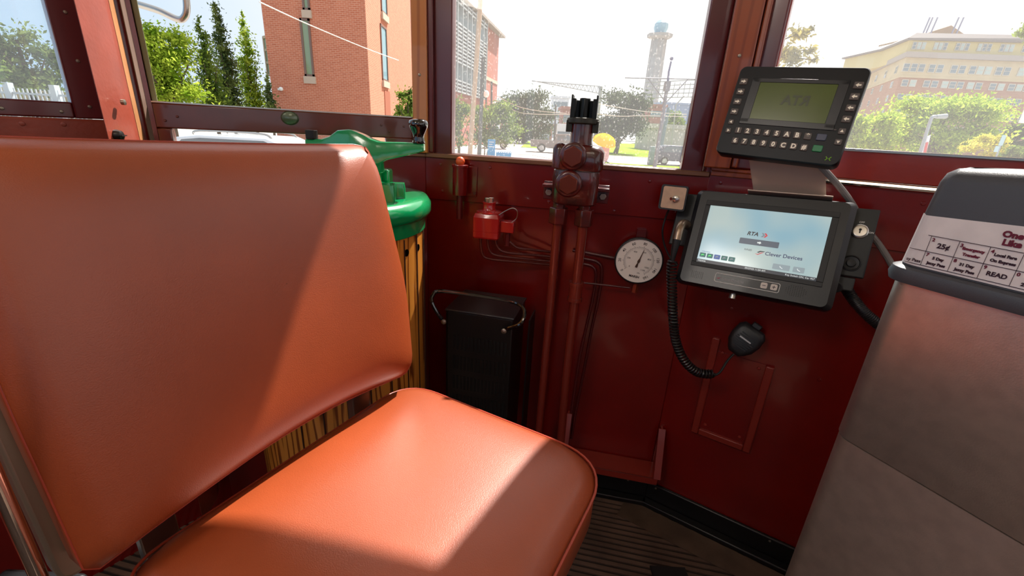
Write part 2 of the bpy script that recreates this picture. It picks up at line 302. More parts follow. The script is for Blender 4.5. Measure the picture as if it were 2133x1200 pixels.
# corner cover boards
def board(n, P, ang, w_, t, z0, z1, m):
    a = math.radians(ang); X = V((math.cos(a), math.sin(a), 0)); Y = V((-math.sin(a), math.cos(a), 0)); M = Matrix((X, Y, V((0, 0, 1)))).transposed().to_4x4(); M.translation = V((P[0], P[1], 0))
    b = MB(); b.bx((-w_ / 2, -t, z0), (w_ / 2, 0.012, z1), M); struct(b.build('trim_%d' % n, m, bevel=.003)); return M
pa = at(877, 290, 1.278); MA = board(7, pa, 5, .040, .010, 1.073, 1.9, wood('lighter_trim_wood', rgb(190, 116, 54), rgb(164, 92, 40), 12, (1, 1, .05), dist=8))  # left board: trim wood set to a lighter tone
pa2 = at(899, 290, 1.281); board(8, pa2, 0, .014, .006, 1.075, 1.9, maroon)
pb = at(1494, 340, 1.115); MBd = board(9, pb, -22, .058, .010, 1.087, 1.9, woodtrim)
pb2 = at(1531, 340, 1.107); board(10, pb2, -30, .012, .012, 1.09, 1.9, woodtrim)
# big red post at the left with its bevel, wood side and outer window stile
def vprism(name, pts, z0, z1, m, **k): return struct(MB().prism(pts, z0, z1).build(name, m, **k))
r1 = lambda px, py, Y: tuple(at(px, py, Y))[:2]
q0 = r1(226, 294, .885); q1 = r1(281, 288, .965); q2 = r1(290, 287, .99); q3 = r1(300, 286, 1.03)
vprism('trim_11', [q0, q1, q2, (q2[0] - .035, q2[1] + .035), (q0[0] - .06, q0[1] + .09)], .1, 2.1, redpost, bevel=.003)
vprism('trim_15', [(q2[0] - .001, q2[1] + .002), q3, (q3[0] - .03, q3[1] + .03), (q2[0] - .034, q2[1] + .037)], .1, 2.1, mat('tan_wood_side', rgb(176, 120, 76), .45, noise=.2, nscale=12), bevel=.002)
s0 = r1(301, 240, 1.035); s1_ = r1(318, 240, 1.065); s2 = r1(330, 215, 1.075)
vprism('trim_12', [s0, s1_, (s1_[0] - .01, s1_[1] + .03), (s0[0] - .03, s0[1] + .03)], 1.02, 2.1, mat('grey_brown_frame', rgb(112, 88, 76), .5), bevel=.002)
vprism('trim_13', [(s1_[0] + .002, s1_[1] + .004), s2, (s2[0] - .02, s2[1] + .02), (s1_[0] - .01, s1_[1] + .02)], 1.163, 2.1, mat('olive_frame', rgb(122, 122, 84), .5), bevel=.002)
b = MB(); b.bx((-.001, -.006, 1.04), (.028, .004, 1.163), ML); 
# side window left of the post
wframe(4, MSL, .05, .716, 1.153, 1.90, .05, .052, .031, maroon, hazy, yo=.0, gy=.015)
b = MB(); b.bx((0, -.012, .98), (.775, .03, 1.121), MSL); struct(b.build('trim_14', redpost, bevel=.004))
# screws on walls and frames
def screw(M, r=.004, name='screw', lab=None, m=screwm):
    pass
SC = []
def wscrew(M, s, z, y=-.006, r=.0045, host=None):
    m = M @ Matrix.Translation((s, y, z)) @ Matrix.Rotation(PI / 2, 4, 'X')
    return m
def host_screws(wallname, lst, m, r=.0045):
    h = bpy.data.objects[wallname]
    for M, s, z, y in lst:
        mm = wscrew(M, s, z, y); b = MB().lathe([(r, 0), (r, .0008), (r * .8, .0018), (r * .3, .0022)], mm, 12); b.bx((-r * .8, -.0004, .0018), (r * .8, .0004, .0026), mm); b.build('screw', m, h)
host_screws('wall_front', [(MF, .045, 1.045, -.006), (MF, .19, 1.045, -.006), (MF, .40, 1.038, -.006), (MF, .62, 1.04, -.006), (MF, .05, .97, -.006), (MF, .36, .965, -.006), (MF, .54, .955, -.006), (MF, .70, .965, -.006)], red)
host_screws('wall_right', [(MRW, .03, 1.05, -.006), (MRW, .30, 1.04, -.006), (MRW, .42, 1.05, -.006), (MRW, .12, .73, 0), (MRW, .35, .6, 0)], red)
host_screws('trim_9', [(MBd, 0.0, 1.33, -.010), (MBd, 0, 1.14, -.01)], screwm, .004)
host_screws('trim_7', [(MA, 0.0, 1.27, -.010)], screwm, .004)
host_screws('window_4', [(MSL, .742, 1.146, .0), (MSL, .742, 1.232, .0), (MSL, .742, 1.318, .0), (MSL, .616, 1.135, 0), (MSL, .697, 1.134, 0)], screwm, .0035)
host_screws('trim_14', [(MSL, .635, 1.109, -.012), (MSL, .693, 1.110, -.012)], redpost, .0045)
host_screws('window_3', [(ML, .025, 1.125, .003), (ML, .05, 1.135, .003), (ML, LL - .12, 1.14, .003), (ML, LL - .1, 1.125, .003), (ML, LL - .06, 1.14, .003)], brownsash, .003)
host_screws('baseboard_right', [(MRW, .03, .072, -.012), (MRW, .36, .072, -.012)], screwm, .0035)
host_screws('baseboard_front', [(MF, .70, .075, -.012)], screwm, .0035)
# bolts in the red post
h = bpy.data.objects['trim_11']
pc = at(243, 282, .91); fn = 0
MM = frame(pc, V((-.27, .96, 0)), V((0, 0, 1))); 
MB().lathe([(.011, -.004), (.011, .003), (.009, .009), (.004, .012)], MM, 16).bx((-.009, -.001, .010), (.009, .001, .0135), MM).build('bolt', darksteel, h)
MB().lathe([(.0055, -.004), (.0055, .002), (.002, .003)], frame(at(258, 213, .937), V((-.27, .96, 0)), V((0, 0, 1))), 14).build('screw', screwm, h)

# ---------------- operator seat ----------------
def outline_round(pts, rad, n=5):
    out = []; m = len(pts)
    for i in range(m):
        p = V(pts[i]).to_2d() if len(pts[i]) > 2 else V((pts[i][0], pts[i][1])); a = V(pts[i - 1][:2]); c = V(pts[(i + 1) % m][:2]); r = rad[i]
        d1 = (a - p).normalized(); d2 = (c - p).normalized(); p1 = p + d1 * r; p2 = p + d2 * r
        for k in range(n + 1):
            t = k / n; out.append(tuple((1 - t) ** 2 * p1 + 2 * t * (1 - t) * p + t * t * p2))
    return out
def resample(poly, n):
    P = [V(p) for p in poly]; P.append(P[0]); L = [0]
    for i in range(len(P) - 1): L.append(L[-1] + (P[i + 1] - P[i]).length)
    out = []; j = 0
    for k in range(n):
        d = L[-1] * k / n
        while L[j + 1] < d: j += 1
        t = (d - L[j]) / max(L[j + 1] - L[j], 1e-9); out.append(P[j] * (1 - t) + P[j + 1] * t)
    return out
def cushion(poly, thick, crown, M, edge=.02, bend=None, n=110, pw=5.0):
    P = resample(poly, n); c = sum(P, V((0, 0))) / n; loops = []
    def lp(s, z): 
        l = []
        for p in P:
            q = c + (p - c) * s; zz = z
            if bend: zz += bend(q.x, q.y)
            l.append((q.x, q.y, zz))
        return l
    W_ = (max(p.x for p in P) - min(p.x for p in P)) / 2; e = edge / W_
    loops.append(lp(1 - e * .5, -thick)); loops.append(lp(1, -thick * .8)); loops.append(lp(1.0, -thick * .45)); loops.append(lp(1.0, -.012))
    loops.append(lp(1 - e * .25, -.004))
    for k in range(1, 15):
        s = 1 - e * .3 - (1 - e * .3) * (k / 15) ** 1.25
        r = 1 - s; loops.append(lp(max(s, .01), crown * (1 - max(s, 0) ** pw)))
    return loops, P
seat = thing('operator_seat', 'orange vinyl operator seat with padded square cushion and backrest, half in sunlight', 'seat', (-.22, .5, 0))
MBK = frame((-.194, .732, .699), (.4699, .8827, 0), (-.1986, .1057, .9744))
bp = outline_round([(.012, -.004), (.036, .16), (.028, .40), (.012, .422), (-.25, .428), (-.47, .432), (-.478, .2), (-.478, 0), (-.25, .014), (-.15, .012)], [.03, .05, .025, .018, .05, .04, .05, .012, .05, .04])
bend = lambda x, y: .018 * ((x + .22) / .25) ** 2
loops, P = cushion(bp, .062, .030, MBK, .03, bend, pw=7)
MB().loft(loops, MBK).build('backrest', leather, seat, ang=60)
MB().tube([MBK @ V((p.x, p.y, -.012 + bend(p.x, p.y))) for p in [(V((-.22, .21)) + (q - V((-.22, .21))) * .999) for q in P]], .0011, 8, closed=True).build('piping', pipingm, seat)
# metal shell at the back of the backrest
sh = outline_round([(.005, .01), (.02, .41), (-.485, .42), (-.49, -.02)], [.03, .04, .04, .02])
b = MB(); b.loft([[(x * 1.0, y, z + bend(x, y)) for x, y in sh] for z in (-.092, -.0635)], MBK); b.build('back_shell', mat('cream_metal_shell', rgb(150, 132, 112), .3, .6), seat, bevel=.004)
MC = frame((-.19, .72, .665), (.88274, -.46987, 0), (.4699, .8827, 0))      # x to the front of the seat, y to the right
cp = outline_round([(-.012, -.002), (-.012 + .0, -.44), (.06, -.475), (.34, -.475), (.396, -.43), (.396, -.05), (.37, .026), (.32, .027), (.06, .030)], [.05, .06, .04, .04, .05, .07, .02, .02, .03])
cp = outline_round([(-.030, .034), (-.030, -.445), (.392, -.445), (.394, .034)], [.075, .05, .05, .095], 8)
loops, P = cushion(cp, .085, .022, MC, .03)
MB().loft(loops, MC).build('cushion', leather, seat, ang=60)
MB().tube([MC @ V((q.x, q.y, -.008)) for q in [(V((.18, -.2)) + (q - V((.18, -.2))) * 1.003) for q in P]], .0019, 8, closed=True).build('piping', pipingm, seat)
b = MB(); b.bx((.02, -.40, -.12), (.35, -.02, -.087), MC); b.build('seat_pan', darksteel, seat, bevel=.004)
b = MB(); b.lathe([(.035, .03), (.035, .545)], Matrix.Translation((-.10, .48, 0)), 20); b.lathe([(.14, .004), (.14, .012), (.05, .03)], Matrix.Translation((-.10, .48, 0)), 28); b.build('pedestal', darksteel, seat)
for yy in (-.39, -.06):
    b = MB(); b.bx((-.075, yy - .02, -.14), (.06, yy + .02, -.122), MC); b.bx((-.075, yy - .02, -.14), (-.058, yy + .02, .10), MC); b.build('hinge_bracket', steel, seat, bevel=.002)

# ---------------- controller stand ----------------
CX, CY, CR = -.452, 1.058, .222
ctl = thing('controller_stand', 'half round oak controller stand with bright green lid and crank handle behind the seat', 'controller', (CX, CY, 0))
def ctl_poly(r, n=48):
    pts = []
    nx, ny = ML.to_3x3() @ V((0, 1, 0)), None
    o = ML.to_translation(); out = ML.to_3x3() @ V((0, 1, 0))
    for k in range(n):
        a = 2 * PI * k / n; p = V((CX + r * math.cos(a), CY + r * math.sin(a), 0)); d = (p - V((o.x, o.y, 0))).dot(V((out.x, out.y, 0)))
        if d > -.008: p -= V((out.x, out.y, 0)) * (d + .008)
        pts.append((p.x, p.y))
    return pts
b = MB(); b.prism(ctl_poly(CR), .06, .905); body = b.build('oak_body', oak, ctl, ang=50)
for k in range(9):                                                     # dark joints and vent holes
    a = math.radians(-95 + k * 14); d = V((math.cos(a), math.sin(a), 0)); p = V((CX, CY, 0)) + d * (CR + .0005); t = V((-d.y, d.x, 0))
    M = frame(p + V((0, 0, .48)), t, V((0, 0, 1))); MB().bx((-.0012, -.42, -.001), (.0012, .42, .0012), M).build('board_joint', mat('dark_joint', rgb(50, 22, 10), .6), body)
for k in range(9):
    a = math.radians(-98 + k * 14 + 7 - 2); d = V((math.cos(a), math.sin(a), 0)); t = V((-d.y, d.x, 0))
    M = frame(V((CX, CY, .868)) + d * (CR + .0005), t, V((0, 0, 1))); MB().lathe([(.0085, -.002), (.0085, .0006)], M, 16).build('vent_hole', mat('hole_black', rgb(5, 3, 2), .9, spec=.0), body)
b = MB(); b.prism(ctl_poly(CR + .012), 0.004, .062); b.build('base', darksteel, ctl)
b = MB(); b.prism(ctl_poly(CR + .004), .903, .944); b.build('green_band', green, ctl, bevel=.002)
b = MB(); pr = [(.006, .936), (.014, .938), (.019, .948), (.019, .966), (.010, .980), (-.02, .984), (-.20, .986)]
b.loft([[(x, y, z) for x, y in ctl_poly(CR + dr)] for dr, z in pr]); b.build('lid', green, ctl, ang=50)
# raised boss and reverser blocks
hp = at(785, 400, 1.04); HX, HY = hp.x, 1.04
b = MB(); b.lathe([(.055, .984), (.055, 1.004), (.045, 1.012), (.03, 1.016), (.03, 1.03)], Matrix.Translation((HX - .02, HY, 0)), 28); b.lathe([(.012, 1.01), (.012, 1.06)], Matrix.Translation((HX, HY, 0)), 16); b.build('spindle_boss', green, ctl, bevel=.002)
b = MB(); b.lathe([(.009, 1.025), (.009, 1.075)], Matrix.Translation((HX, HY, 0)), 12); b.build('spindle', darksteel, ctl)
for px, py, Y, w_, d_, h_, tp in ((808, 412, .985, .034, .05, .036, 0), (828, 395, 1.03, .036, .03, .034, 0)):
    c = at(px, py, Y); M = Matrix.Translation((c.x, Y, .984)) @ Matrix.Rotation(math.radians(12), 4, 'Z')
    b = MB(); b.loft([rr + [] for rr in [[(x, y, 0) for x, y in rrect(w_, d_, .004)], [(x, y, h_ * .7) for x, y in rrect(w_, d_, .006)], [(x * .9, y * .92, h_) for x, y in rrect(w_, d_, .006)]]], M); b.build('interlock_block', green, ctl, ang=45)
c = at(755, 380, 1.06); M = Matrix.Translation((c.x + .02, 1.09, .984)); b = MB(); b.bx((-.03, -.02, 0), (.04, .02, .058), M); b.build('reverser_housing', green, ctl, bevel=.004)
# crank handle
ha = at(640, 300, 1.04); hb = at(884, 300, 1.04); yy = HY
prof = [(ha.x, 1.086, 1.104), (ha.x + .035, 1.083, 1.105), (ha.x + .055, 1.085, 1.112), (ha.x + .075, 1.078, 1.126), (ha.x + .10, 1.074, 1.129), (HX - .045, 1.070, 1.128), (HX - .022, 1.062, 1.120), (HX - .005, 1.056, 1.112), (HX + .012, 1.058, 1.107), (HX + .03, 1.068, 1.107), (HX + .06, 1.076, 1.108), (hb.x - .01, 1.088, 1.109), (hb.x, 1.091, 1.109)]
wd = [.012, .013, .014, .016, .018, .02, .022, .024, .022, .015, .013, .012, .010]
b = MB(); b.loft([[(x, yy - q, z0), (x, yy + q, z0), (x, yy + q * .9, z0 + (z1 - z0) * .8), (x, yy + q * .6, z1), (x, yy - q * .6, z1), (x, yy - q * .9, z0 + (z1 - z0) * .8)] for (x, z0, z1), q in zip(prof, wd)]); b.lathe([(.019, 1.038), (.02, 1.044), (.02, 1.07)], Matrix.Translation((HX, HY, 0)), 24)
arm = b.build('crank_arm', green, ctl, bevel=.002, ang=40)
kx = at(872, 290, 1.04).x; b = MB(); b.lathe([(.0135, 1.107), (.0145, 1.110), (.0125, 1.118), (.0125, 1.126), (.0165, 1.135), (.0205, 1.143), (.0215, 1.150), (.0195, 1.156), (.012, 1.159), (.001, 1.1598)], Matrix.Translation((kx, HY, 0)), 32); b.build('knob', blackgl, arm, ang=70)
b = MB(); M = Matrix.Translation((at(650, 290, 1.04).x, HY, 1.103)); b.lathe([(.013, 0), (.013, .002)], M, 16); b.prism(rrect(.021, .021, .003), .002, .020, M); b.build('bolt', darksteel, arm, bevel=.0015)

# ---------------- brake valve on the front wall ----------------
VX = at(1203, 350, 1.09).x; VY = 1.09
ex = MF.to_3x3() @ V((1, 0, 0)); 
def VM(px, py, Y): p = at(px, py, Y); m = MF.to_3x3().to_4x4(); m.translation = p; return m      # x along wall, y outwards, z up
val = thing('brake_valve', 'dark red cast brake valve with two hexagonal plugs and black handle socket on top', 'valve', (VX, VY, .93))
Mv = MF.to_3x3().to_4x4(); Mv.translation = V((VX, VY, 0))
b = MB()
b.loft([[(x, y, z) for x, y in rrect(w_, d_, .028, 6)] for w_, d_, z in ((.098, .08, .985), (.108, .09, .990), (.112, .094, 1.05), (.108, .09, 1.064))], Mv)
b.build('lower_body', redvalve, val, ang=50)
b = MB(); b.loft([[(x + .002, y, z) for x, y in rrect(w_, d_, .026, 6)] for w_, d_, z in ((.112, .09, 1.0665), (.116, .094, 1.072), (.116, .094, 1.108), (.10, .08, 1.120), (.07, .06, 1.124))], Mv)
b.lathe([(.0165, 1.07), (.0165, 1.112), (.012, 1.122), (.004, 1.126)], Mv @ Matrix.Translation((-.043, -.028, 0)), 18)
b.lathe([(.03, 1.118), (.026, 1.13), (.026, 1.168)], Mv @ Matrix.Translation((.002, 0, 0)), 24); b.build('upper_body', redvalve, val, ang=50)
for k, (dx, z) in enumerate(((-.010, 1.098), (-.014, 1.036))):
    M = Mv @ Matrix.Translation((dx, -.045, z)) @ Matrix.Rotation(PI / 2, 4, 'X')
    b = MB(); b.lathe([(.031, 0), (.031, .008), (.028, .012), (.024, .013)], M, 32); o = b.build('plug', redvalve, val, ang=40)
    b = MB(); b.prism(hexa(.0235, 6, PI / 6), .012, .022, M); b.build('hex_head', mat('worn_hex_brass', rgb(120, 56, 40), .25, .5), o, bevel=.002, seg=2)
b = MB(); M = Mv @ Matrix.Translation((.002, 0, 0)); b.lathe([(.034, 1.168), (.037, 1.170), (.037, 1.180), (.034, 1.182)], M, 28); b.box((-.03, 0, 1.163), (.014, .03, .026), M); b.box((.03, 0, 1.163), (.014, .03, .026), M)
b.build('socket_collar', mat('olive_black_iron', rgb(52, 50, 42), .4, .5), val, bevel=.001)
b = MB(); b.prism(hexa(.0125, 8), 1.18, 1.224, M)
for sx in (-1, 1): b.bx((sx * .019, -.022, 1.18), (sx * .030, .022, 1.222), M); b.bx((sx * .026, -.022, 1.22), (sx * .030, .022, 1.230), M); b.bx((sx * .006, .010, 1.18), (sx * .026, .024, 1.220), M)
b.build('handle_socket', mat('blackened_iron', rgb(30, 32, 30), .35, .6), val, bevel=.0015)
for dx in (-.035, .028):
    M2 = Mv @ Matrix.Translation((dx, -.012, 0)); b = MB(); b.prism(hexa(.016, 6, .3), .972, .986, M2); b.prism(hexa(.0235, 6, .3), .934, .974, M2); b.build('union_nut', redvalve, val, bevel=.002)
b = MB()
for sx, dz in ((-1, 0), (1, 0)):
    b.bx((sx * .05, .035, .985), (sx * .082, .045, 1.03), Mv); b.bx((sx * .05, .0, 1.018), (sx * .082, .045, 1.026), Mv)
b.bx((-.03, .03, 1.0), (.03, .108, 1.03), Mv)
b.build('mounting_bracket', redvalve, val, bevel=.0015)
for sx in (-1, 1):
    M2 = Mv @ Matrix.Translation((sx * .068, .034, 1.003)) @ Matrix.Rotation(PI / 2, 4, 'X'); MB().prism(hexa(.009), 0, .008, M2).build('bolt', screwm, val, bevel=.001)
# brake pipes
pm = mat('pipe_red', rgb(112, 36, 26), .25, coat=.6, bump=.3, bscale=40)
def pipe(name, label, pts, r, m=pm, group=None, extra=None, n=14, cat='pipe'):
    b = MB(); b.tube(pts, r, n)
    if extra: extra(b)
    return tag(b.build(name, m, ang=50), label, cat, group)
p0 = Mv @ V((-.035, -.012, .934)); p1 = Mv @ V((.028, -.012, .934))
f0 = at(1119, 893, 1.13); f1 = at(1166, 907, 1.12)
pipe('brake_pipe', 'thick red vertical pipe running to the floor from the left nut of the brake valve', [p0, V((p0.x, p0.y + .004, .5)), V((f0.x + .002, f0.y - .02, .15)), V((f0.x + .002, f0.y - .02, .004))], .0115)
def cpl(b):
    c = V((p1.x, p1.y, .76))
    for z0, z1, rr in ((.735, .785, .0175), (.778, .786, .020), (.734, .742, .020)): b.cyl((c.x, c.y + .002, z0), (c.x, c.y + .002, z1), rr)
pipe('brake_pipe', 'thick red vertical pipe with a coupling collar below the right nut of the brake valve', [p1, V((p1.x, p1.y + .004, .5)), V((f1.x + .004, f1.y - .02, .15)), V((f1.x + .004, f1.y - .02, .004))], .0125, extra=cpl)
# thin conduits behind
dm = mat('conduit_red', rgb(82, 22, 24), .3, coat=.5)
pt = lambda px, py, y=1.2: at(px, py, y)
def wp(s, z, y=-.012): return MF @ V((s, y, z))
pipe('thin_conduit', 'dark red thin conduit between the two thick brake pipes', [wp(.40, .94, -.018), wp(.395, .5, -.018), wp(.392, .1, -.018)], .008, dm)
xg = [(1238, 545), (1243, 600), (1226, 690), (1214, 770), (1214, 880)]
pipe('thin_conduit', 'thin dark red tube dropping just right of the thick brake pipes to the angle bracket', smooth_path([wp(.47, .80), wp(.50, .795), wp(.513, .77), wp(.512, .70), wp(.505, .62), wp(.495, .5), wp(.49, .33), wp(.487, .2)]), .0042, dm)
pipe('thin_conduit', 'thin dark red tube curving beside the one that drops right of the brake pipes', smooth_path([wp(.47, .815, -.011), wp(.51, .81, -.011), wp(.528, .785, -.011), wp(.528, .70, -.011), wp(.52, .60, -.011), wp(.515, .5, -.011), wp(.503, .3, -.011), wp(.5, .2, -.011)]), .0042, dm)
pipe('thin_conduit', 'horizontal dark red air line running behind the gauge from the brake pipes', [wp(.44, .835, -.006), wp(.55, .825, -.006), wp(.62, .822, -.006)], .005, dm)
# ---------------- push button holder (orange ball) ----------------
s_ = .112; Mh = MF @ Matrix.Translation((s_, 0, 0))
t = thing('button_holder', 'dark red cylindrical holder with an orange ball on top on the front wall', 'holder', Mh @ V((0, -.006, .90)))
b = MB(); b.loft([[(x, y, z) for x, y in [(-.03, 0), (.03, 0), (.03, -.004), (-.03, -.004)]] for z in (.962, 1.045)], Mh @ Matrix.Translation((.012, -.0062, 0))); b.build('back_plate', red, t, bevel=.001)
Mc = Mh @ Matrix.Translation((0, -.034, 0))
MB().lathe([(.0205, .968), (.0205, 1.042), (.0225, 1.043), (.0225, 1.049), (.019, 1.0505)], Mc, 28).bx((-.006, 0, .98), (.006, .026, 1.03), Mc).build('sleeve', red, t)
MB().lathe([(.0085, .90), (.0085, .968)], Mc, 16).build('stem', maroon, t)
MB().ball((0, 0, 1.0585), .0125, Mc).build('ball', mat('orange_ball', rgb(225, 92, 40), .35, coat=.3), t)
MB().lathe([(.004, 0), (.004, .003)], Mh @ Matrix.Translation((.036, -.0102, .972)) @ Matrix.Rotation(PI / 2, 4, 'X'), 10).build('screw', maroon, t)
# ---------------- square red pressure switch ----------------
bred = mat('bright_red_paint', rgb(165, 28, 26), .22, coat=.7)
Mb = VM(1018, 470, 1.17); t = thing('pressure_switch', 'small square bright red switch box with screw cap hanging on the front wall', 'switch box', Mb @ V((0, 0, -.04)))
b = MB(); b.loft([[(x, y, z) for x, y in rrect(w_, w_, .004, 3)] for w_, z in ((.066, -.030), (.070, -.026), (.070, -.012), (.0685, -.0115), (.0685, -.0105), (.070, -.010), (.070, .026), (.062, .036))], Mb); b.build('housing', bred, t, ang=18)
MB().lathe([(.034, .036), (.034, .039), (.020, .042), (.017, .047), (.017, .060), (.018, .0605), (.018, .064)], Mb, 24).build('cap', bred, t)
MB().prism(hexa(.010), .064, .074, Mb @ Matrix.Translation((-.004, 0, 0))).build('nut', screwm, t, bevel=.001)
MB().prism(rrect(.011, .011, .002), .064, .080, Mb @ Matrix.Translation((.006, -.006, -.004))).build('terminal', steel, t)
MB().bx((.035, -.016, -.012), (.072, .014, .018), Mb).build('side_port', bred, t, bevel=.002)
MB().tube(smooth_path([Mb @ V(p) for p in ((.03, -.02, .034), (.05, -.02, .048), (.068, -.02, .056), (.08, -.018, .048), (.078, -.016, .03), (.066, -.016, .018))]), .0011, 6).build('bail_wire', steel, t)
MB().bx((-.01, .03, -.02), (.01, .09, .02), Mb).build('wall_bracket', maroon, t)
b = MB().tube([Mb @ V((.054, 0, -.012)), Mb @ V((.054, 0, -.05))], .007, 10); b.build('fitting', maroon, t)
def tubeto(px0, py0, pts, lab):
    pipe('air_tube', lab, smooth_path(pts), .0036, mat('tube_brown', rgb(92, 34, 26), .3, .2, coat=.4), 'air tubes below the red switch box')
zb = .79
for k, (dx, zz, lab) in enumerate(((-.022, .800, 'lowest thin brown tube curving from the left underside of the red switch box'), (-.002, .812, 'thin brown tube curving from the middle underside of the red switch box'), (.02, .824, 'thin brown tube curving from the right underside of the red switch box'), (.054, .84, 'thin brown tube dropping from the side port of the red switch box'))):
    a0 = Mb @ V((dx, 0, -.03 if k < 3 else -.05)); e = wp(.385, zz - .012, -.016 - .0085 * (k % 2)); m0 = V((a0.x + .006, a0.y, zz + .02)); m1 = V((a0.x + .03, a0.y + .004, zz + .004))
    tubeto(0, 0, [a0, m0, m1, V(((a0.x + e.x) / 2 + .02, (a0.y + e.y) / 2, zz - .004)), e], lab)
# ---------------- heater ----------------
hb_ = mat('heater_black', rgb(10, 9, 10), .4, coat=.1)
Mht = VM(1012, 625, 1.10); Mht = Mht @ Matrix.Rotation(math.radians(-2), 4, 'Z'); HZ = Mht.translation.z
t = thing('heater', 'black louvred heater box with bent guard rail in the front left corner', 'heater', V((Mht.translation.x, Mht.translation.y, 0.03)))
Mh2 = Matrix.Translation((0, 0, 0)) @ Mht.copy(); Mh2.translation = V((Mht.translation.x, Mht.translation.y, 0))
zt = .695; W2 = .090
b = MB(); b.bx((-W2, -.055, .25), (W2, .10, zt - .006), Mh2); o = b.build('casing', hb_, t, bevel=.003)
for r_ in range(6):
    for c_ in range(15):
        x = -.072 + c_ * .0103; z = .60 - r_ * .062; MB().bx((x, -.0562, z - .021), (x + .0055, -.0545, z + .021), Mh2).build('slot', mat('slot_void', rgb(2, 2, 2), .9), o, smooth=False)
b = MB(); b.bx((-W2 - .004, -.06, zt - .006), (W2 + .004, .10, zt), Mh2)
b.build('top_plate', mat('heater_top', rgb(46, 44, 48), .3, .4, coat=.3), t, bevel=.002)
for sx in (-1, 1):
    MB().bx((sx * (W2 + .03) - .002, .02, .25), (sx * (W2 + .03) + .002, .10, .66), Mh2).build('side_bracket', hb_, t)
rail = [(-W2 - .01, -.066, zt - .028), (-W2 - .018, -.07, zt - .015), (-W2 - .035, -.07, zt + .015), (-W2 - .038, -.06, zt + .032), (-W2 - .02, -.045, zt + .042), (0, -.03, zt + .038), (W2 - .01, -.03, zt + .034), (W2 + .022, -.045, zt + .028), (W2 + .03, -.06, zt + .012), (W2 + .022, -.072, zt - .006), (W2 - .005, -.072, zt - .022), (W2 - .02, -.066, zt - .030)]
MB().tube(smooth_path([Mh2 @ V(p) for p in rail]), .0052, 10).build('guard_rail', blackgl, t)
for x in (-W2 - .002, W2 - .018):
    MB().lathe([(.0075, 0), (.007, .003), (.003, .0055)], Mh2 @ Matrix.Translation((x, -.072, zt - .032)) @ Matrix.Rotation(PI / 2, 4, 'X'), 14).build('bolt', screwm, t)
# ---------------- pressure gauge ----------------
gc = at(1330, 543, 1.135); Mg = frame(gc, ex, V((0, 0, 1)))
t = thing('pressure_gauge', 'round white faced air pressure gauge with black rim on the front wall', 'gauge', Mg)
MB().lathe([(.058, -.030), (.060, 0), (.0635, .002), (.0635, .007), (.0605, .009), (.0598, .009), (.0597, .0052)], Mg, 48).build('case', blackpl, t)
dial = MB().lathe([(.0597, .003), (.0597, .0063)], Mg, 48).build('dial', mat('dial_white', rgb(238, 232, 224), .35), t)
A0 = math.radians(216); SW = math.radians(276)
b = MB(); b2 = MB()
for k in range(81):
    a = A0 - SW * k / 80; L_ = .006 if k % 10 == 0 else (.0045 if k % 5 == 0 else .003)
    M = Mg @ Matrix.Rotation(a, 4, 'Z'); b.bx((.0365, -.0003, .0063), (.0365 + L_, .0003, .0067), M)
for k in range(56):
    a = A0 - SW * k / 55; M = Mg @ Matrix.Rotation(a, 4, 'Z'); b.bx((.0335, -.0002, .0063), (.0357, .0002, .0067), M)
for k in range(9):
    a = A0 - SW * k / 8; M = Mg @ Matrix.Rotation(a, 4, 'Z') @ Matrix.Translation((.0490, 0, .0064)) @ Matrix.Rotation(-PI / 2, 4, 'Z'); b.text(str(k * 20), .0098, M, bold=.0001)
for v_, k in ((0, 0), (200, 2), (400, 4), (600, 6), (800, 8), (1000, 10), (1100, 11)):
    a = A0 - SW * k / 11; M = Mg @ Matrix.Rotation(a, 4, 'Z') @ Matrix.Translation((.0275, 0, .0064)) @ Matrix.Rotation(-a - .12, 4, 'Z'); b.text(str(v_), .0062, M)
b.text('kPa', .005, Mg @ Matrix.Translation((.004, -.033, .0064)) @ Matrix.Rotation(-.12, 4, 'Z')); b.text('MARSH', .0085, Mg @ Matrix.Translation((-.006, -.0435, .0064)) @ Matrix.Rotation(-.12, 4, 'Z'), bold=.0003)
b.build('markings', mat('dial_black', rgb(30, 22, 24), .5), dial, smooth=False)
an = math.radians(74); Mn = Mg @ Matrix.Rotation(an, 4, 'Z'); b = MB(); b.prism([(-.018, -.0028), (-.013, -.0030), (-.006, -.0016), (0, -.0036), (.008, -.0014), (.034, -.0004), (.034, .0004), (.008, .0014), (0, .0036), (-.006, .0016), (-.013, .003), (-.018, .0028)], .0078, .0086, Mn); b.lathe([(.0022, .0085), (.0022, .0098)], Mn, 12)
b.build('needle', mat('needle_brown', rgb(84, 66, 54), .4, .3), t, smooth=False)
b = MB(); b.prism(hexa(.008), -.084, -.062, Mg @ Matrix.Rotation(PI / 2, 4, 'X') @ Matrix.Rotation(PI, 4, 'X') @ Matrix.Scale(-1, 4, (0, 0, 1))) if False else None
b = MB(); b.cyl(Mg @ V((.004, -.060, -.014)), Mg @ V((.004, -.074, -.014)), .0065); b.tube([Mg @ V((.004, -.072, -.014)), Mg @ V((.003, -.095, -.014))], .0085, 6); b.build('brass_fitting', mat('brass_red', rgb(150, 70, 50), .3, .6), t)
b = MB(); b.bx((-.012, .045, -.042), (.012, .078, -.036), Mg); b.build('wall_bracket', maroon, t)
b = MB(); b.cyl(Mg @ V((0, 0, -.029)), Mg @ V((0, 0, -.036)), .02); b.build('rear_mount', maroon, t)
pipe('air_line', 'short thin horizontal air line ending below the round gauge', [wp(.47, .753, -.04), Mg @ V((-.010, -.084, -.014))], .0030, dm)
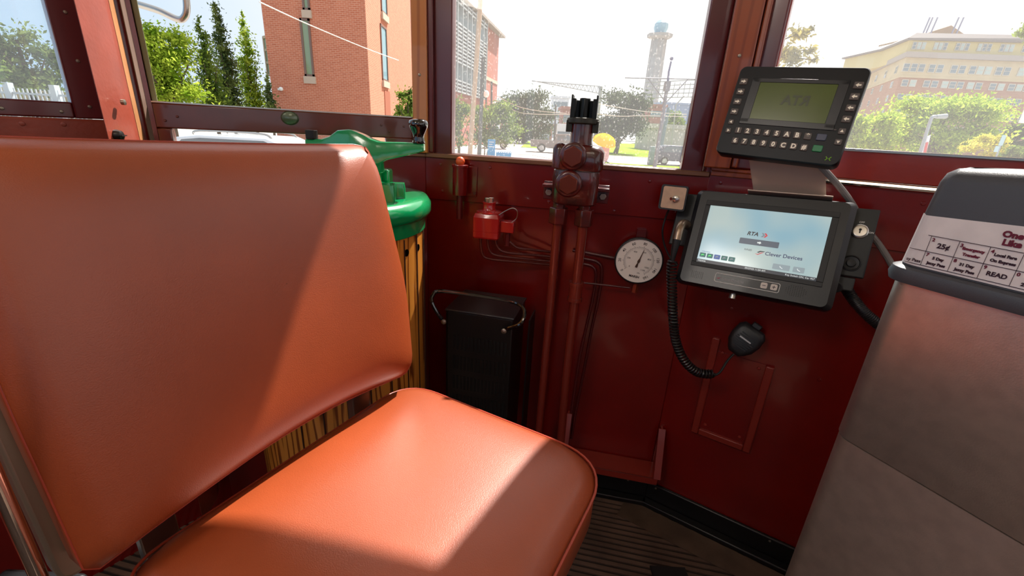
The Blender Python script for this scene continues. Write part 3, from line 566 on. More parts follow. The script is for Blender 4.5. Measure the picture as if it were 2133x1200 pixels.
# ---------------- toggle switch box ----------------
Ms = frame(at(1402, 412, 1.085), V((.9, -.43, .0)), V((.05, .10, 1)))
t = thing('toggle_switch', 'small square toggle switch with worn tan plate on a black box left of the tablet', 'switch', Ms)
b = MB(); b.loft([[(x, y, z) for x, y in rrect(.062, .060, .006)] for z in (-.030, -.0005)], Ms); b.build('box', blackpl, t)
MB().loft([[(x + .001, y, z) for x, y in rrect(.053, .052, .004)] for z in (-.0005, .001)], Ms).build('face_plate', mat('tan_plate', rgb(206, 172, 142), .5, noise=.15, nscale=60), t)
b = MB(); b.text('RADIO', .007, Ms @ Matrix.Translation((.002, .017, .0011))) if False else None
MB().lathe([(.0085, .001), (.0085, .003), (.0065, .004), (.0065, .009), (.004, .010)], Ms @ Matrix.Translation((.007, -.002, 0)), 16).build('bushing', steel, t)
MB().tube([Ms @ V((.007, -.002, .008)), Ms @ V((.003, -.002, .015)), Ms @ V((-.002, -.003, .022))], [.0022, .0028, .0038], 12).build('lever', chrome, t)
wire = smooth_path([Ms @ V((-.006, -.028, -.02)), Ms @ V((-.012, -.05, -.03)), at(1380, 480, 1.11), at(1384, 510, 1.11), at(1398, 540, 1.10), at(1412, 552, 1.09)])
tag(MB().tube(wire, .0026, 8).build('switch_cable', rubber), 'thin black cable hanging from the toggle switch box', 'cable')

# ---------------- tablet display ----------------
sO = V((.4835, 1.1054, .9968)); sX = V((.8253, -.5638, .0333)); sYd = V((-.1999, -.3467, -.9164))
Mm = frame(EYE + (sO + sX.normalized() * .125 + sYd.normalized() * .0725 - EYE) * .94, sX, -sYd) @ Matrix.Scale(.94, 4)          # centre of the screen, z towards viewer
t = thing('display_terminal', 'tablet style driver display with lit pale blue screen in a black housing', 'display', Mm)
hx0, hx1, hy1, hy0 = -.1536, .1537, .1077, -.1255
b = MB(); pc_ = rrect(hx1 - hx0, hy1 - hy0, .012, 5, (hx0 + hx1) / 2, (hy0 + hy1) / 2)
cc = V(((hx0 + hx1) / 2, (hy0 + hy1) / 2))
def sc(p, k, ky=None): return (cc.x + (p[0] - cc.x) * k, cc.y + (p[1] - cc.y) * (ky or k))
b.loft([[(*sc(p, 1.05, 1.03), -.042) for p in pc_], [(*sc(p, 1.075, 1.045), -.034) for p in pc_], [(*sc(p, 1.075, 1.04), -.010) for p in pc_], [(*sc(p, 1.0, 1.0), .0) for p in pc_]], Mm)
hs = b.build('housing', mat('tablet_shell', rgb(20, 22, 26), .4, coat=.1), t, ang=25)
b = MB(); o_ = rrect(.282, .172, .004, 3, 0, 0)
b.bx((-.136, -.0725, .0), (-.125, .0725, .0022), Mm); b.bx((.125, -.0725, 0), (.138, .0725, .0022), Mm); b.bx((-.136, .0725, 0), (.138, .085, .0022), Mm); b.bx((-.136, -.083, 0), (.138, -.0725, .0022), Mm)
b.build('bezel', blackpl, t, bevel=.0008)
scm = bpy.data.materials.new('screen_glow'); scm.use_nodes = True; st = scm.node_tree; sb = st.nodes['Principled BSDF']; sb.inputs['Base Color'].default_value = (.02, .02, .02, 1); sb.inputs['Roughness'].default_value = .12
g = N(st, 'ShaderNodeTexCoord'); gn = N(st, 'ShaderNodeTexNoise'); gn.inputs['Scale'].default_value = 9; gn.inputs['Detail'].default_value = 1; rr = N(st, 'ShaderNodeValToRGB'); rr.color_ramp.elements[0].position = .35; rr.color_ramp.elements[0].color = rgb(150, 190, 205); rr.color_ramp.elements[1].position = .65; rr.color_ramp.elements[1].color = rgb(190, 208, 205)
st.links.new(g.outputs['Object'], gn.inputs[0]); st.links.new(gn.outputs['Fac'], rr.inputs[0]); st.links.new(rr.outputs[0], sb.inputs['Emission Color']); sb.inputs['Emission Strength'].default_value = .85
scr = MB().bx((-.125, -.0725, .0), (.125, .0725, .0008), Mm).build('screen', scm, t, smooth=False)
def em(name, c, s=1.0): return mat(name, (.01, .01, .01, 1), .3, emit=(c, s))
zt_ = .0009
def sbox(x0, y0, x1, y1, m, name='icon', r=.0015, z=0, par=None):
    b = MB(); b.loft([[(x, y, q) for x, y in rrect(x1 - x0, y1 - y0, r, 3, (x0 + x1) / 2, (y0 + y1) / 2)] for q in (zt_ + z, zt_ + z + .0003)], Mm); return b.build(name, m, par or scr, smooth=False)
def stext(s, size, x, y, m, name='text', align='CENTER', bold=0, z=.0002, shear=0, par=None):
    b = MB(); b.text(s, size, Mm @ Matrix.Translation((x, y, zt_ + z)), align, bold, .0001, shear); return b.build(name, m, par or scr, smooth=False)
kd = em('screen_dark', rgb(44, 40, 46)); kn = em('screen_navy', rgb(50, 52, 92)); kr = em('screen_red', rgb(200, 60, 70)); kw = em('screen_white', rgb(226, 232, 230)); kg = em('screen_green', rgb(24, 96, 92)); kb = em('screen_blue', rgb(50, 84, 150)); kgr = em('screen_grey', rgb(120, 132, 140))
stext('RTA', .0125, -.018, .014, kd, bold=.0004, shear=.2)
for i, mm_ in enumerate((kgr, kr)):
    x = .0 + i * .0055; b = MB(); b.prism([(x, .019), (x + .004, .019), (x + .008, .014), (x + .004, .009), (x, .009), (x + .004, .014)], zt_, zt_ + .0004, Mm); b.build('chevron', mm_, scr, smooth=False)
sbox(-.042, -.012, .040, .002, em('screen_button', rgb(84, 92, 104)), 'screen_button')
b = MB(); b.prism([(-.004, -.0065), (.0005, -.0065), (.0005, -.0085), (.0045, -.005), (.0005, -.0015), (.0005, -.0035), (-.004, -.0035)], zt_ + .0004, zt_ + .0006, Mm); b.build('arrow', kw, scr, smooth=False)
stext('IVN®', .0068, -.019, -.025, kd); stext('Clever Devices', .0120, .054, -.028, kn, bold=.0002)
b = MB(); b.prism([(-.004, -.031), (.003, -.0315), (.008, -.0275), (.015, -.026), (.008, -.030), (.003, -.0335)], zt_, zt_ + .0003, Mm); b.build('swoosh', kr, scr, smooth=False)
b = MB(); b.prism([(.0, -.0275), (.006, -.0235), (.017, -.0235), (.013, -.0255), (.007, -.026), (.004, -.0285)], zt_, zt_ + .0003, Mm); b.build('swoosh', kd, scr, smooth=False)
for k in range(5):
    x = -.121 + k * .0165; ic = sbox(x, -.059, x + .014, -.048, kb if k == 2 else kg, 'status_icon')
    b = MB(); b.prism([(x + .003, -.056), (x + .006, -.0545), (x + .011, -.0535), (x + .008, -.051), (x + .004, -.052)], zt_ + .0004, zt_ + .0006, Mm); b.build('glyph', em('screen_lime', rgb(80, 220, 110)) if k < 2 else kgr, scr, smooth=False)
stext('Odometer', .0045, -.108, -.0445, kb)
sbox(-.125, -.0725, .125, -.0645, em('screen_bar', rgb(40, 46, 56)), 'status_bar', .0005)
stext('TSD036', .0055, -.122, -.0685, kw, align='LEFT', z=.0005); stext('09/27/23 11:24 AM', .0055, .005, -.0685, kw, z=.0005); stext('Key Switch ON, Car 957', .0055, .122, -.0685, kw, align='RIGHT', z=.0005)
for x in (.038, .078): sbox(x, -.060, x + (.034 if x < .05 else .022), -.0475, em('screen_call', rgb(140, 154, 160)), 'call_button')
for x in (.055, .089):
    b = MB(); b.tube([Mm @ V((x - .003, -.0515, zt_ + .0008)), Mm @ V((x - .0015, -.0545, zt_ + .0008)), Mm @ V((x + .003, -.0565, zt_ + .0008))], .0007, 6); b.build('handset_icon', kw, scr)
# lower strip: label frame, buttons, speaker holes
fr_ = rrect(.136, .021, .004, 5, -.006, -.102); b = MB(); b.tube([Mm @ V((x, y, .0012 - .0006)) for x, y in fr_], .0006, 6, closed=True); b.build('label_outline', white, t)
b = MB(); b.text('Clever Devices', .0085, Mm @ Matrix.Translation((-.037, -.103, .0003)), bold=.0001); b.build('brand_text', mat('grey_print', rgb(150, 150, 152), .5), t, smooth=False)
b = MB(); b.prism([(-.071, -.104), (-.066, -.105), (-.0615, -.101), (-.066, -.1025)], .0, .0006, Mm); b.build('logo_mark', mat('logo_crimson', rgb(180, 40, 80), .5), t, smooth=False)
for x, ch in ((.031, '-'), (.051, '+')):
    o = MB().loft([[(a, c_, z) for a, c_ in rrect(.0135, .0135, .003, 4, x, -.1015)] for z in (0, .0015)], Mm).build('volume_button', mat('button_cream', rgb(205, 195, 185), .5), t)
    b = MB(); b.bx((x - .0035, -.1022, .0015), (x + .0035, -.1008, .0018), Mm)
    if ch == '+': b.bx((x - .0007, -.105, .0015), (x + .0007, -.098, .0018), Mm)
    b.build('legend', inkb, o, smooth=False)
for nm_, x0, nx, ny in (('speaker_holes', .075, 10, 7), ('speaker_holes', -.128, 7, 5)):
    b = MB()
    for i in range(nx):
        for j in range(ny):
            if nx == 10 and (i - 4.5) ** 2 / 25 + (j - 3) ** 2 / 14 > 1.05: continue
            b.lathe([(.0008, .0), (.0008, .0004)], Mm @ Matrix.Translation((x0 + i * .0042, -.112 + j * .0036, 0)), 6)
    b.build(nm_, mat('hole_dark', rgb(4, 4, 4), .9), t, smooth=False)
# mount behind
b = MB(); b.bx((-.03, -.09, -.10), (.03, -.03, -.042), Mm); b.build('rear_mount', blackpl, t)
b = MB(); b.cyl(Mm @ V((-.03, -.13, -.035)), Mm @ V((-.03, -.142, -.035)), .008); b.build('thumb_screw', steel, t)
# backing plate with key lock and speaker, left wing
lp = thing('lock_panel', 'black panel with round key lock and small round jack right of the tablet', 'panel', Mm @ Matrix.Translation((.16, 0, -.05)))
b = MB(); b.bx((.10, -.042, -.052), (.208, .113, -.044), Mm); b.build('lock_plate', greyblack, lp, bevel=.003); b = MB(); b.bx((.10, -.074, -.052), (.195, -.0425, -.046), Mm); b.build('lower_plate', greyblack, lp, bevel=.003); b = MB(); b.bx((-.215, -.03, -.052), (-.12, .112, -.046), Mm); b.build('side_plate', greyblack, lp, bevel=.003)
Mk = Mm @ Matrix.Translation((.181, .060, -.044)); o = MB().lathe([(.0155, 0), (.0155, .004), (.013, .006), (.011, .0062)], Mk, 28).build('key_lock', steel, lp)
MB().bx((-.0012, -.005, .006), (.0012, .005, .0068), Mk).lathe([(.0028, .006), (.0028, .0068)], Mk @ Matrix.Translation((0, .003, 0)), 10).build('keyhole', blackpl, o)
MB().text('ON', .0055, Mk @ Matrix.Translation((.0205, 0, .0002))).text('OFF', .0055, Mk @ Matrix.Translation((0, .021, .0002))).build('legend', white, lp, smooth=False)
Mj = Mm @ Matrix.Translation((.180, -.012, -.044)) @ Matrix.Rotation(0, 4, 'Z'); MB().lathe([(.018, -.002), (.018, .003), (.0155, .004), (.0145, .0015), (.009, .0005), (.008, .005), (.001, .006)], Mj, 28).build('jack', rubber, lp, ang=30)
# ---------------- microphone plug, coiled cord, microphone ----------------
mp_ = thing('microphone', 'black handheld microphone clipped to the red wall on a coiled cord', 'microphone', at(1550, 707, 1.03))
pl0 = Mm @ V((-.150, .045, -.036)); c1 = at(1414, 478, 1.03); c2 = at(1404, 505, 1.02)
def plugmesh():
    b = MB(); b.tube(smooth_path([at(1436, 472, 1.06), at(1424, 466, 1.045), at(1416, 476, 1.03), at(1410, 500, 1.02)], 5), .0105, 14); return b
plugmesh().build('elbow_plug', mat('worn_brass', rgb(150, 130, 112), .3, .8), mp_)
MB().tube([at(1410, 499, 1.02), at(1405, 520, 1.015), at(1400, 545, 1.01)], [.0095, .008, .0045], 12).build('strain_relief', rubber, mp_)
path = smooth_path([at(1400, 540, 1.01), at(1399, 570, 1.005), at(1400, 610, 1.0), at(1402, 660, .995), at(1408, 710, .99), at(1425, 750, .985), at(1452, 775, .985), at(1488, 780, .985)], 40)
hel = []; L = [0]
for i in range(1, len(path)): L.append(L[-1] + (path[i] - path[i - 1]).length)
turns = 46; n = turns * 12
ref = V((0, 1, 0))
for k in range(n + 1):
    d = L[-1] * k / n; j = min(range(len(L)), key=lambda q: abs(L[q] - d)) if False else min(int(np.searchsorted(L, d)), len(path) - 1)
    j0 = max(j - 1, 0); tt = (d - L[j0]) / max(L[j] - L[j0], 1e-9); p = path[j0].lerp(path[j], tt); tg = (path[min(j + 1, len(path) - 1)] - path[j0]).normalized(); a = tg.cross(ref).normalized(); c_ = a.cross(tg)
    ph = 2 * PI * turns * k / n; R_ = .0098 * min(1, k / 10 + .2, (n - k) / 10 + .2); hel.append(p + a * R_ * math.cos(ph) + c_ * R_ * math.sin(ph))
MB().tube(hel, .0027, 6).build('coiled_cord', mat('cord_black', rgb(20, 19, 20), .35, coat=.2), mp_)
MB().tube(smooth_path([at(1488, 782, .985), at(1500, 775, .985), at(1515, 752, 1.0), at(1528, 738, 1.01)], 6), .003, 8).build('cord_end', rubber, mp_)
Mmi = frame(at(1551, 709, 1.02), V((.80, -.50, .0)), V((.10, .25, .95))) @ Matrix.Rotation(math.radians(-24), 4, 'Z')
b = MB(); mo = [(-.014, -.044), (.014, -.044), (.022, -.036), (.034, -.018), (.038, .004), (.036, .028), (.026, .040), (-.026, .040), (-.036, .028), (-.038, .004), (-.034, -.018), (-.022, -.036)]
b.loft([[(x * k, y * k, z) for x, y in mo] for k, z in ((.85, -.030), (1.0, -.022), (1.0, -.004), (.9, .004), (.72, .0075))], Mmi); mb_ = b.build('body', mat('mic_black', rgb(30, 30, 32), .45), mp_, ang=40)
for k in range(7):
    y = -.022 + k * .006; w_ = .024 - abs(k - 3) * .0022; MB().bx((-w_, y, .0075), (w_, y + .0028, .0092), Mmi).build('grille_bar', rubber, mb_)
b = MB(); b.bx((-.015, .0015, .0092), (.015, .0050, .0098), Mmi); b.build('name_strip', mat('silver_strip', rgb(190, 190, 190), .4), mb_, smooth=False)
MB().bx((-.012, .036, -.026), (.012, .052, -.008), Mmi).build('ptt_top', blackpl, mp_, bevel=.003)
MB().bx((-.014, -.012, -.05), (.014, .022, -.028), Mmi).build('clip', blackpl, mp_)

# ---------------- keypad terminal (upper) ----------------
uO = V((.4895, 1.0051, 1.2671)); uX = V((.7984, -.6005, -.044)); uYd = V((-.1811, -.1697, -.9687))
Mu = frame(uO + uX.normalized() * .0675 + uYd.normalized() * .03635, uX, -uYd)      # centre of its LCD
t = thing('keypad_terminal', 'black keypad terminal with dark green display mounted above the tablet', 'terminal', Mu)
ux0, ux1, uy1, uy0 = -.1144, .1111, .0690, -.1123
pc_ = rrect(ux1 - ux0, uy1 - uy0, .012, 6, (ux0 + ux1) / 2, (uy0 + uy1) / 2); cc = V(((ux0 + ux1) / 2, (uy0 + uy1) / 2))
b = MB(); b.loft([[(*sc(p, .97, .94), -.045) for p in pc_], [(*sc(p, 1.0), -.036) for p in pc_], [(*sc(p, 1.0), -.004) for p in pc_], [(*sc(p, .985, .98), .0) for p in pc_]], Mu); b.build('housing', mat('terminal_shell', rgb(11, 11, 15), .42, spec=.3), t, ang=35)
b = MB(); b.bx((-.084, -.0440, 0), (-.0675, .0445, .0018), Mu); b.bx((.0675, -.0440, 0), (.0845, .0445, .0018), Mu); b.bx((-.084, .0364, 0), (.0845, .0445, .0018), Mu); b.bx((-.084, -.0480, 0), (.0845, -.0364, .0018), Mu); b.build('display_surround', mat('terminal_navy', rgb(16, 17, 26), .3), t, bevel=.0006)
lcd = MB().bx((-.0675, -.0364, .0), (.0675, .0364, .0006), Mu).build('lcd', mat('lcd_green', rgb(58, 66, 18), .2, noise=.2, nscale=14, emit=(rgb(66, 76, 22), .35)), t, smooth=False)
MB().text('RTA', .026, Mu @ Matrix.Translation((.006, .003, .0007)) @ Matrix.Scale(-1, 4, (1, 0, 0)), bold=.0008).build('ghost_text', mat('lcd_dark', rgb(48, 56, 18), .3), lcd, smooth=False)
keym = mat('key_brown', rgb(92, 82, 76), .5); leg = mat('key_legend', rgb(235, 222, 200), .5, emit=(rgb(235, 222, 200), .15))
def key(x, y, w_, h_, ch, m=keym, arrow=None):
    o = MB().loft([[(a, c_, z) for a, c_ in rrect(w_ * k, h_ * k, .0015, 3, x, y)] for k, z in ((1, 0), (1, .0018), (.88, .0028))], Mu).build('key', m, t, ang=30)
    b = MB(); M = Mu @ Matrix.Translation((x, y, .0029))
    if arrow is not None:
        M = M @ Matrix.Rotation(arrow, 4, 'Z')
        if ch == 'A': b.prism([(-.0045, -.0013), (0, -.0013), (0, -.0036), (.0045, 0), (0, .0036), (0, .0013), (-.0045, .0013)], 0, .0003, M)
        else: b.prism([(-.002, -.003), (.003, 0), (-.002, .003)], 0, .0003, M)
    elif ch: b.text(ch, .0122, M, bold=.0005, ext=.00015)
    else: return
    b.build('legend', leg, o, smooth=False)
for i in range(4): key(-.1000, .0365 - i * .0205, .0145, .0125, 'A', arrow=0); key(.0985, .0360 - i * .0205, .0145, .0125, 'A', arrow=PI)
key(-.1000, -.0465, .0105, .010, 'T', arrow=PI); key(-.1000, -.0645, .0105, .010, 'T', arrow=0); key(.0985, -.0480, .0115, .011, 'T', arrow=PI / 2); key(.0985, -.0680, .0115, .011, 'T', arrow=-PI / 2)
for i, ch in enumerate('12345AB*'): key(-.0805 + i * .0182, -.0625, .0128, .0128, ch)
for i, ch in enumerate('67890CD#'): key(-.0805 + i * .0182, -.0840, .0128, .0128, ch)
key(.0695, -.0620, .0165, .0125, '', mat('key_slate', rgb(62, 66, 88), .4)); key(.0695, -.0835, .0165, .0125, '', mat('key_green', rgb(14, 122, 68), .4))
b = MB(); 
for sx in (-1, 1): b.tube([Mu @ V((.092 + sx * .0045, -.0965, .0006)), Mu @ V((.092 + sx * .0012, -.100, .0006)), Mu @ V((.092 + sx * .0045, -.1035, .0006))], .0009, 6)
b.build('logo_mark', mat('lime_print', rgb(130, 190, 40), .5), t)
MB().bx((.085, -.0475, .0015), (.089, -.0455, .0022), Mu).build('indicator', keym, t)
# bracket
bk = thing('terminal_bracket', 'bent bare metal bracket joining the keypad terminal to the tablet', 'bracket', Mm @ Matrix.Translation((0, .12, -.03)))
brm = mat('warm_aluminium', rgb(186, 166, 152), .4, .35)
tp = [Mm @ V((x, .117, z)) for x, z in ((-.052, .002), (.118, .002), (.118, -.04), (-.052, -.04))]
b = MB(); Nn = (Mm.to_3x3() @ V((0, 1, 0))) * .003; b.add([p for p in tp] + [p + Nn for p in tp], [(0, 1, 2, 3), (7, 6, 5, 4), (0, 4, 5, 1), (1, 5, 6, 2), (2, 6, 7, 3), (3, 7, 4, 0)]); b.build('flange', brm, bk, bevel=.0008)
q = [Mm @ V((-.040, .118, -.037)), Mm @ V((.108, .118, -.037)), Mu @ V((.085, -.090, -.047)), Mu @ V((-.06, -.090, -.047))]
Nn = (Mm.to_3x3() @ V((0, 0, 1))) * -.003; b = MB(); b.add([p for p in q] + [p + Nn for p in q], [(0, 1, 2, 3), (7, 6, 5, 4), (0, 4, 5, 1), (1, 5, 6, 2), (2, 6, 7, 3), (3, 7, 4, 0)]); b.build('upright', brm, bk, bevel=.0008)
for x in (-.037, .098): MB().lathe([(.006, .120), (.0045, .1225), (.001, .1235)], Mm @ Matrix.Rotation(-PI / 2, 4, 'X') @ Matrix.Translation((x, .022, 0)) if False else Mm @ Matrix.Translation((x, 0, -.014)) @ Matrix.Rotation(-PI / 2, 4, 'X'), 14).build('rivet', steel, bk)
# grey cable from the keypad terminal down behind the fare box, and corrugated conduit
tag(MB().tube(smooth_path([Mu @ V((.075, -.10, -.045)), at(1745, 385, .93), at(1775, 425, .93), at(1800, 470, .95), at(1835, 515, .93), at(1870, 575, .86), at(1900, 650, .84)], 8), .0062, 10).build('grey_cable', greycable), 'smooth grey cable slanting from the keypad terminal down behind the fare box', 'cable')
path = smooth_path([Mm @ V((.165, -.07, -.045)), at(1752, 585, .93), at(1775, 620, .90), at(1805, 655, .87), at(1850, 690, .85), at(1900, 715, .85)], 26); rr_ = []
fine = []
for i in range(len(path) - 1):
    fine += [path[i], path[i].lerp(path[i + 1], .5)]
fine.append(path[-1]); rr_ = [.0118 if (i // 2) % 2 else .0098 for i in range(len(fine))]
tag(MB().tube(fine, rr_, 12).build('corrugated_hose', mat('hose_black', rgb(34, 33, 34), .4, coat=.1)), 'black corrugated hose curving from the tablet to behind the fare box', 'hose')

# ---------------- fare box ----------------
P0 = V((.565, .635, 0)); fd = V((.43, -.905, 0)).normalized(); fnrm = V((-fd.y, fd.x, 0)); fnrm = -fnrm if fnrm.x > 0 else fnrm      # face normal to the left
Mfb = Matrix((fd, -fnrm, V((0, 0, 1)))).transposed().to_4x4(); Mfb.translation = P0   # x along face to camera, y into the box, z up
if Mfb.to_3x3().determinant() < 0: pass
t = thing('fare_box', 'tall satin metal fare box with grey top and worn keypad legend label at right', 'fare box', Mfb @ Matrix.Translation((.15, .12, 0)))
def fb(z, g=0, w_=.42, d_=.26, r=.028, dx=0): return [(x, y, z) for x, y in rrect(w_ + 2 * g, d_ + 2 * g, r + g, 7, w_ / 2, d_ / 2)]
b = MB(); b.loft([fb(.003), fb(.688)], Mfb); b.build('lower_cabinet', faresteel, t, ang=50)
b = MB(); b.loft([fb(.690), fb(.692, .0015), fb(.968, .0005)], Mfb); b.build('upper_cabinet', faresteel, t, ang=50)
b = MB(); b.loft([fb(.9685, .002), fb(.970, .010), fb(.980, .013), fb(.990, .010), fb(.993, .003)], Mfb); b.build('collar', faregrey, t, ang=50)
def tp_(z, g, tilt=0.0): return [(x, y, z + tilt * x) for x, y, _ in fb(0, g)]
b = MB(); b.loft([tp_(.9935, 0), tp_(1.05, -.003), tp_(1.112, -.008, .02), tp_(1.124, -.012, .03), tp_(1.131, -.022, .035), tp_(1.133, -.04, .035)], Mfb); top = b.build('top_cover', faregrey, t, ang=50)
# label: wraps along the long face just above the collar
lb = MB(); outl = fb(0, .0006); nL = len(outl)
idx = [i for i in range(nL) if outl[i][1] < .012 or (outl[i][0] < .03 and outl[i][1] < .02)]
face = sorted([outl[i] for i in range(nL) if outl[i][1] < .016], key=lambda p: p[0] - p[1] * .1)
zt2 = lambda x: 1.066 + .05 * max(x, 0)
vs = []; 
for (x, y, _) in face:
    k_ = min(max((x - .03) / .34, 0), 1) if x > .03 else 0; ux = (.028 - x) / .0286 if x < .028 else 0; uy = math.sqrt(max(0, 1 - ux * ux)); vs += [(x, y - .0004, .996), (x + ux * .0040, y + uy * .0040, zt2(x) if x > .01 else 1.068)]
fs = [(2 * i, 2 * i + 2, 2 * i + 3, 2 * i + 1) for i in range(len(face) - 1)]
k0 = len(vs); vs += [(x, y + .0006, z) for x, y, z in vs]; fs += [tuple(j + k0 for j in reversed(f)) for f in fs]
lb.add(vs, fs, Mfb); lbo = lb.build('legend_label', paper, t, smooth=False)
def LM(x, z): return Mfb @ Matrix.Translation((x, -.0016 + max(0, (z - .996)) * .045, z)) @ Matrix.Rotation(PI / 2, 4, 'X')
ln = MB(); CW = .0305; X0 = .031; ZB, ZM, ZT = .999, 1.019, 1.041
for z in (ZB, ZM, ZT): ln.bx((X0 - (.019 if z < ZT else .004), 0, 0), (X0 + 8 * CW, .0007, .0005), LM(0, z))
for k in range(9):
    M = LM(X0 + k * CW, 0) ; ln.add([(0, ZB, .0), (.0006, ZB, 0), (.0006, ZT, -.001), (0, ZT, -.001)], [(0, 1, 2, 3)], M)
ln.build('grid_lines', inkb, lbo, smooth=False)
tx = MB(); ty = MB()
cells = [(0, 1, '2', ['25¢'], .0095), (1, 1, '3', ['Emergency', 'Transfer'], .0050), (2, 1, '4', ['Local Fare', 'On Express'], .0050), (3, 1, '5', ['Jazzy'], .0062), (0, 0, '7', ['5 Day', 'Jazzy Pass'], .0052), (1, 0, '8', ['31 Day', 'Jazzy Pass'], .0052), (2, 0, '9', ['READ'], .0078), (3, 0, '0', ['Hold', '20 sec'], .0056)]
for cx2, row, num, lines, sz in cells:
    xc = X0 + (cx2 + .5) * CW; zc = (ZM + ZT) / 2 if row else (ZB + ZM) / 2
    ty.text(num, .0062, LM(X0 + cx2 * CW + .0035, zc + .0062), bold=.0002)
    for j, l_ in enumerate(lines): (ty if lines[0] == 'Emergency' else tx).text(l_, sz, LM(xc + .001, zc - .0005 + (.0035 - .0075 * j if len(lines) > 1 else 0)), bold=.00025)
tx.text('ay Pass', .006, LM(.0215, 1.004), bold=.0001)
ty.text('One Button', .0105, LM(.097, 1.0595), bold=.0005, align='LEFT')
ty.build('legend_heading', inkm, lbo, smooth=False); ty = MB(); ty.text('Like This', .0105, LM(.100, 1.0495), bold=.0005, align='LEFT')
tx.build('legend_text', inkb, lbo, smooth=False); ty.build('legend_heading', inkm, lbo, smooth=False)
# ---------------- angle bracket pocket, access cover ----------------
am = mat('red_angle_iron', rgb(128, 34, 22), .45, coat=.15)
t = thing('angle_bracket', 'red angle iron footrest bracket with two upright arms low on the front wall', 'bracket', wp(.63, .12, -.04))
b = MB(); b.bx((.475, -.080, .155), (.775, -.003, .159), MF); b.bx((.475, -.080, .135), (.775, -.076, .159), MF)
b.build('shelf_bar', am, t, bevel=.0015)
for s_, lean in ((.482, .0), (.772, .0)):
    b = MB(); b.prism([(-.003, .30), (-.016, .30), (-.080, .159), (-.080, .155), (-.003, .155)], -.003, .003, MF @ Matrix.Translation((s_, 0, 0)) @ Matrix(((0, 0, 1, 0), (1, 0, 0, 0), (0, 1, 0, 0), (0, 0, 0, 1)))); b.build('upright_arm', am, t)
    b = MB(); q = [(s_ - .010, -.080, .16), (s_ + .010, -.080, .16), (s_ + .010, -.018, .30), (s_ - .010, -.018, .30)]; b.add([MF @ V(p) for p in q] + [MF @ V((p[0], p[1] - .003, p[2])) for p in q], [(0, 1, 2, 3), (7, 6, 5, 4), (0, 4, 5, 1), (1, 5, 6, 2), (2, 6, 7, 3), (3, 7, 4, 0)]); b.build('arm_strap', am, t)
t = thing('access_cover', 'red framed rectangular access cover low on the right wall', 'access panel', MRW @ V((.17, -.01, .33)))
b = MB(); b.bx((.112, -.003, .345), (.232, 0, .60), MRW); cv = b.build('cover_plate', red, t)
b = MB(); b.bx((.092, -.011, .325), (.112, 0, .64), MRW); b.bx((.232, -.011, .325), (.252, 0, .60), MRW); b.bx((.112, -.011, .325), (.232, 0, .345), MRW); b.build('cover_frame', am, t, bevel=.003)
for s_, z in ((.125, .362), (.218, .362), (.218, .585), (.125, .60)): MB().lathe([(.005, .0), (.004, .002), (.001, .0028)], wscrew(MRW, s_, z, -.003), 12).build('screw', am, t)
# thumb knob on the left sash rail
c = ML @ V((.29, -.002, 1.140)); c = at(604, 246, 1.17)
M = ML.to_3x3().to_4x4(); M.translation = c
tag(MB().lathe([(.006, -.016), (.006, -.006), (.019, -.004), (.021, .002), (.017, .008), (.006, .011)], M @ Matrix.Rotation(PI / 2, 4, 'X') @ Matrix.Scale(.8, 4, (0, 1, 0)), 20).build('sash_knob', mat('worn_green_knob', rgb(84, 96, 76), .25, .3, coat=.5)), 'worn greenish knob on the brown rail of the left window', 'knob')
# chrome pole at the near left
pq = at(30, 1085, .30); tag(MB().cyl((pq.x, .30, .004), (pq.x, .30, 1.02), .0065).build('chrome_post', chrome), 'bright chrome upright post at the lower left edge of the frame', 'post')
pq2 = at(62, 1170, .40)
tag(MB().bx((pq2.x - .10, .30, .4), (pq2.x + .02, .44, .52)).build('black_equipment_box', blackpl, bevel=.006), 'black box low behind the seat back at the lower left corner', 'box')
# grab handle outside the left window (bent grey tube)
gp = [at(285, 8, 1.2), at(330, 22, 1.2), at(370, 40, 1.2), at(384, 36, 1.2), at(389, 18, 1.2), at(386, -20, 1.2), at(380, -80, 1.2)]
tag(MB().tube(smooth_path(gp), .0075, 12).build('mirror_arm', steel), 'bent grey metal tube outside the top of the left window', 'mirror arm')
# black mat square on floor
q = atz(1385, 1190, .005); tag(MB().bx((q.x - .04, q.y - .10, .0045), (q.x + .06, q.y + .012, .010)).build('floor_plate', rubber, bevel=.001), 'small black square plate on the grooved floor', 'plate')
#OUTSIDE
# ================= outside =================
GZ = -.85
def P2(px, Y, py=280): p = at(px, py, Y); return (p.x, p.y)
def onw(M, px, py):
    r = ray(px, py); q = M.to_3x3().transposed(); o = q @ (EYE - M.translation); d = q @ r; t = -o.y / d.y; p = o + d * t; return p.x, p.z
def gpoly(name, pts, m, z=0.0, t=.05, st=True):
    q = [tuple(atz(px, py, GZ))[:2] for px, py in pts]; o = MB().prism(q, GZ - t, GZ + z).build(name, m, smooth=False); return struct(o) if st else o
asph = mat('pale_asphalt', rgb(164, 158, 152), .8, noise=.12, nscale=.5); walk = mat('pale_concrete', rgb(178, 172, 164), .8, noise=.1, nscale=1.5)
grass = leafmat('lawn_green', rgb(120, 150, 40), rgb(150, 178, 62), .2)
struct(MB().bx((-260, -40, GZ - .3), (320, 420, GZ - .05)).build('road', asph, smooth=False))
struct(MB().bx((-60, -30, GZ - .06), (60, 3, GZ - .048)).build('roadside', walk, smooth=False))
gpoly('lawn_1', [(1258, 324), (1430, 333), (1438, 304), (1250, 297)], grass, .0)
gpoly('lawn_2', [(1255, 346), (1330, 350), (1432, 354), (1432, 347), (1330, 343), (1262, 338)], grass, .0)
gpoly('lawn_3', [(1085, 306), (1120, 308), (1150, 299), (1100, 294)], grass, .0)
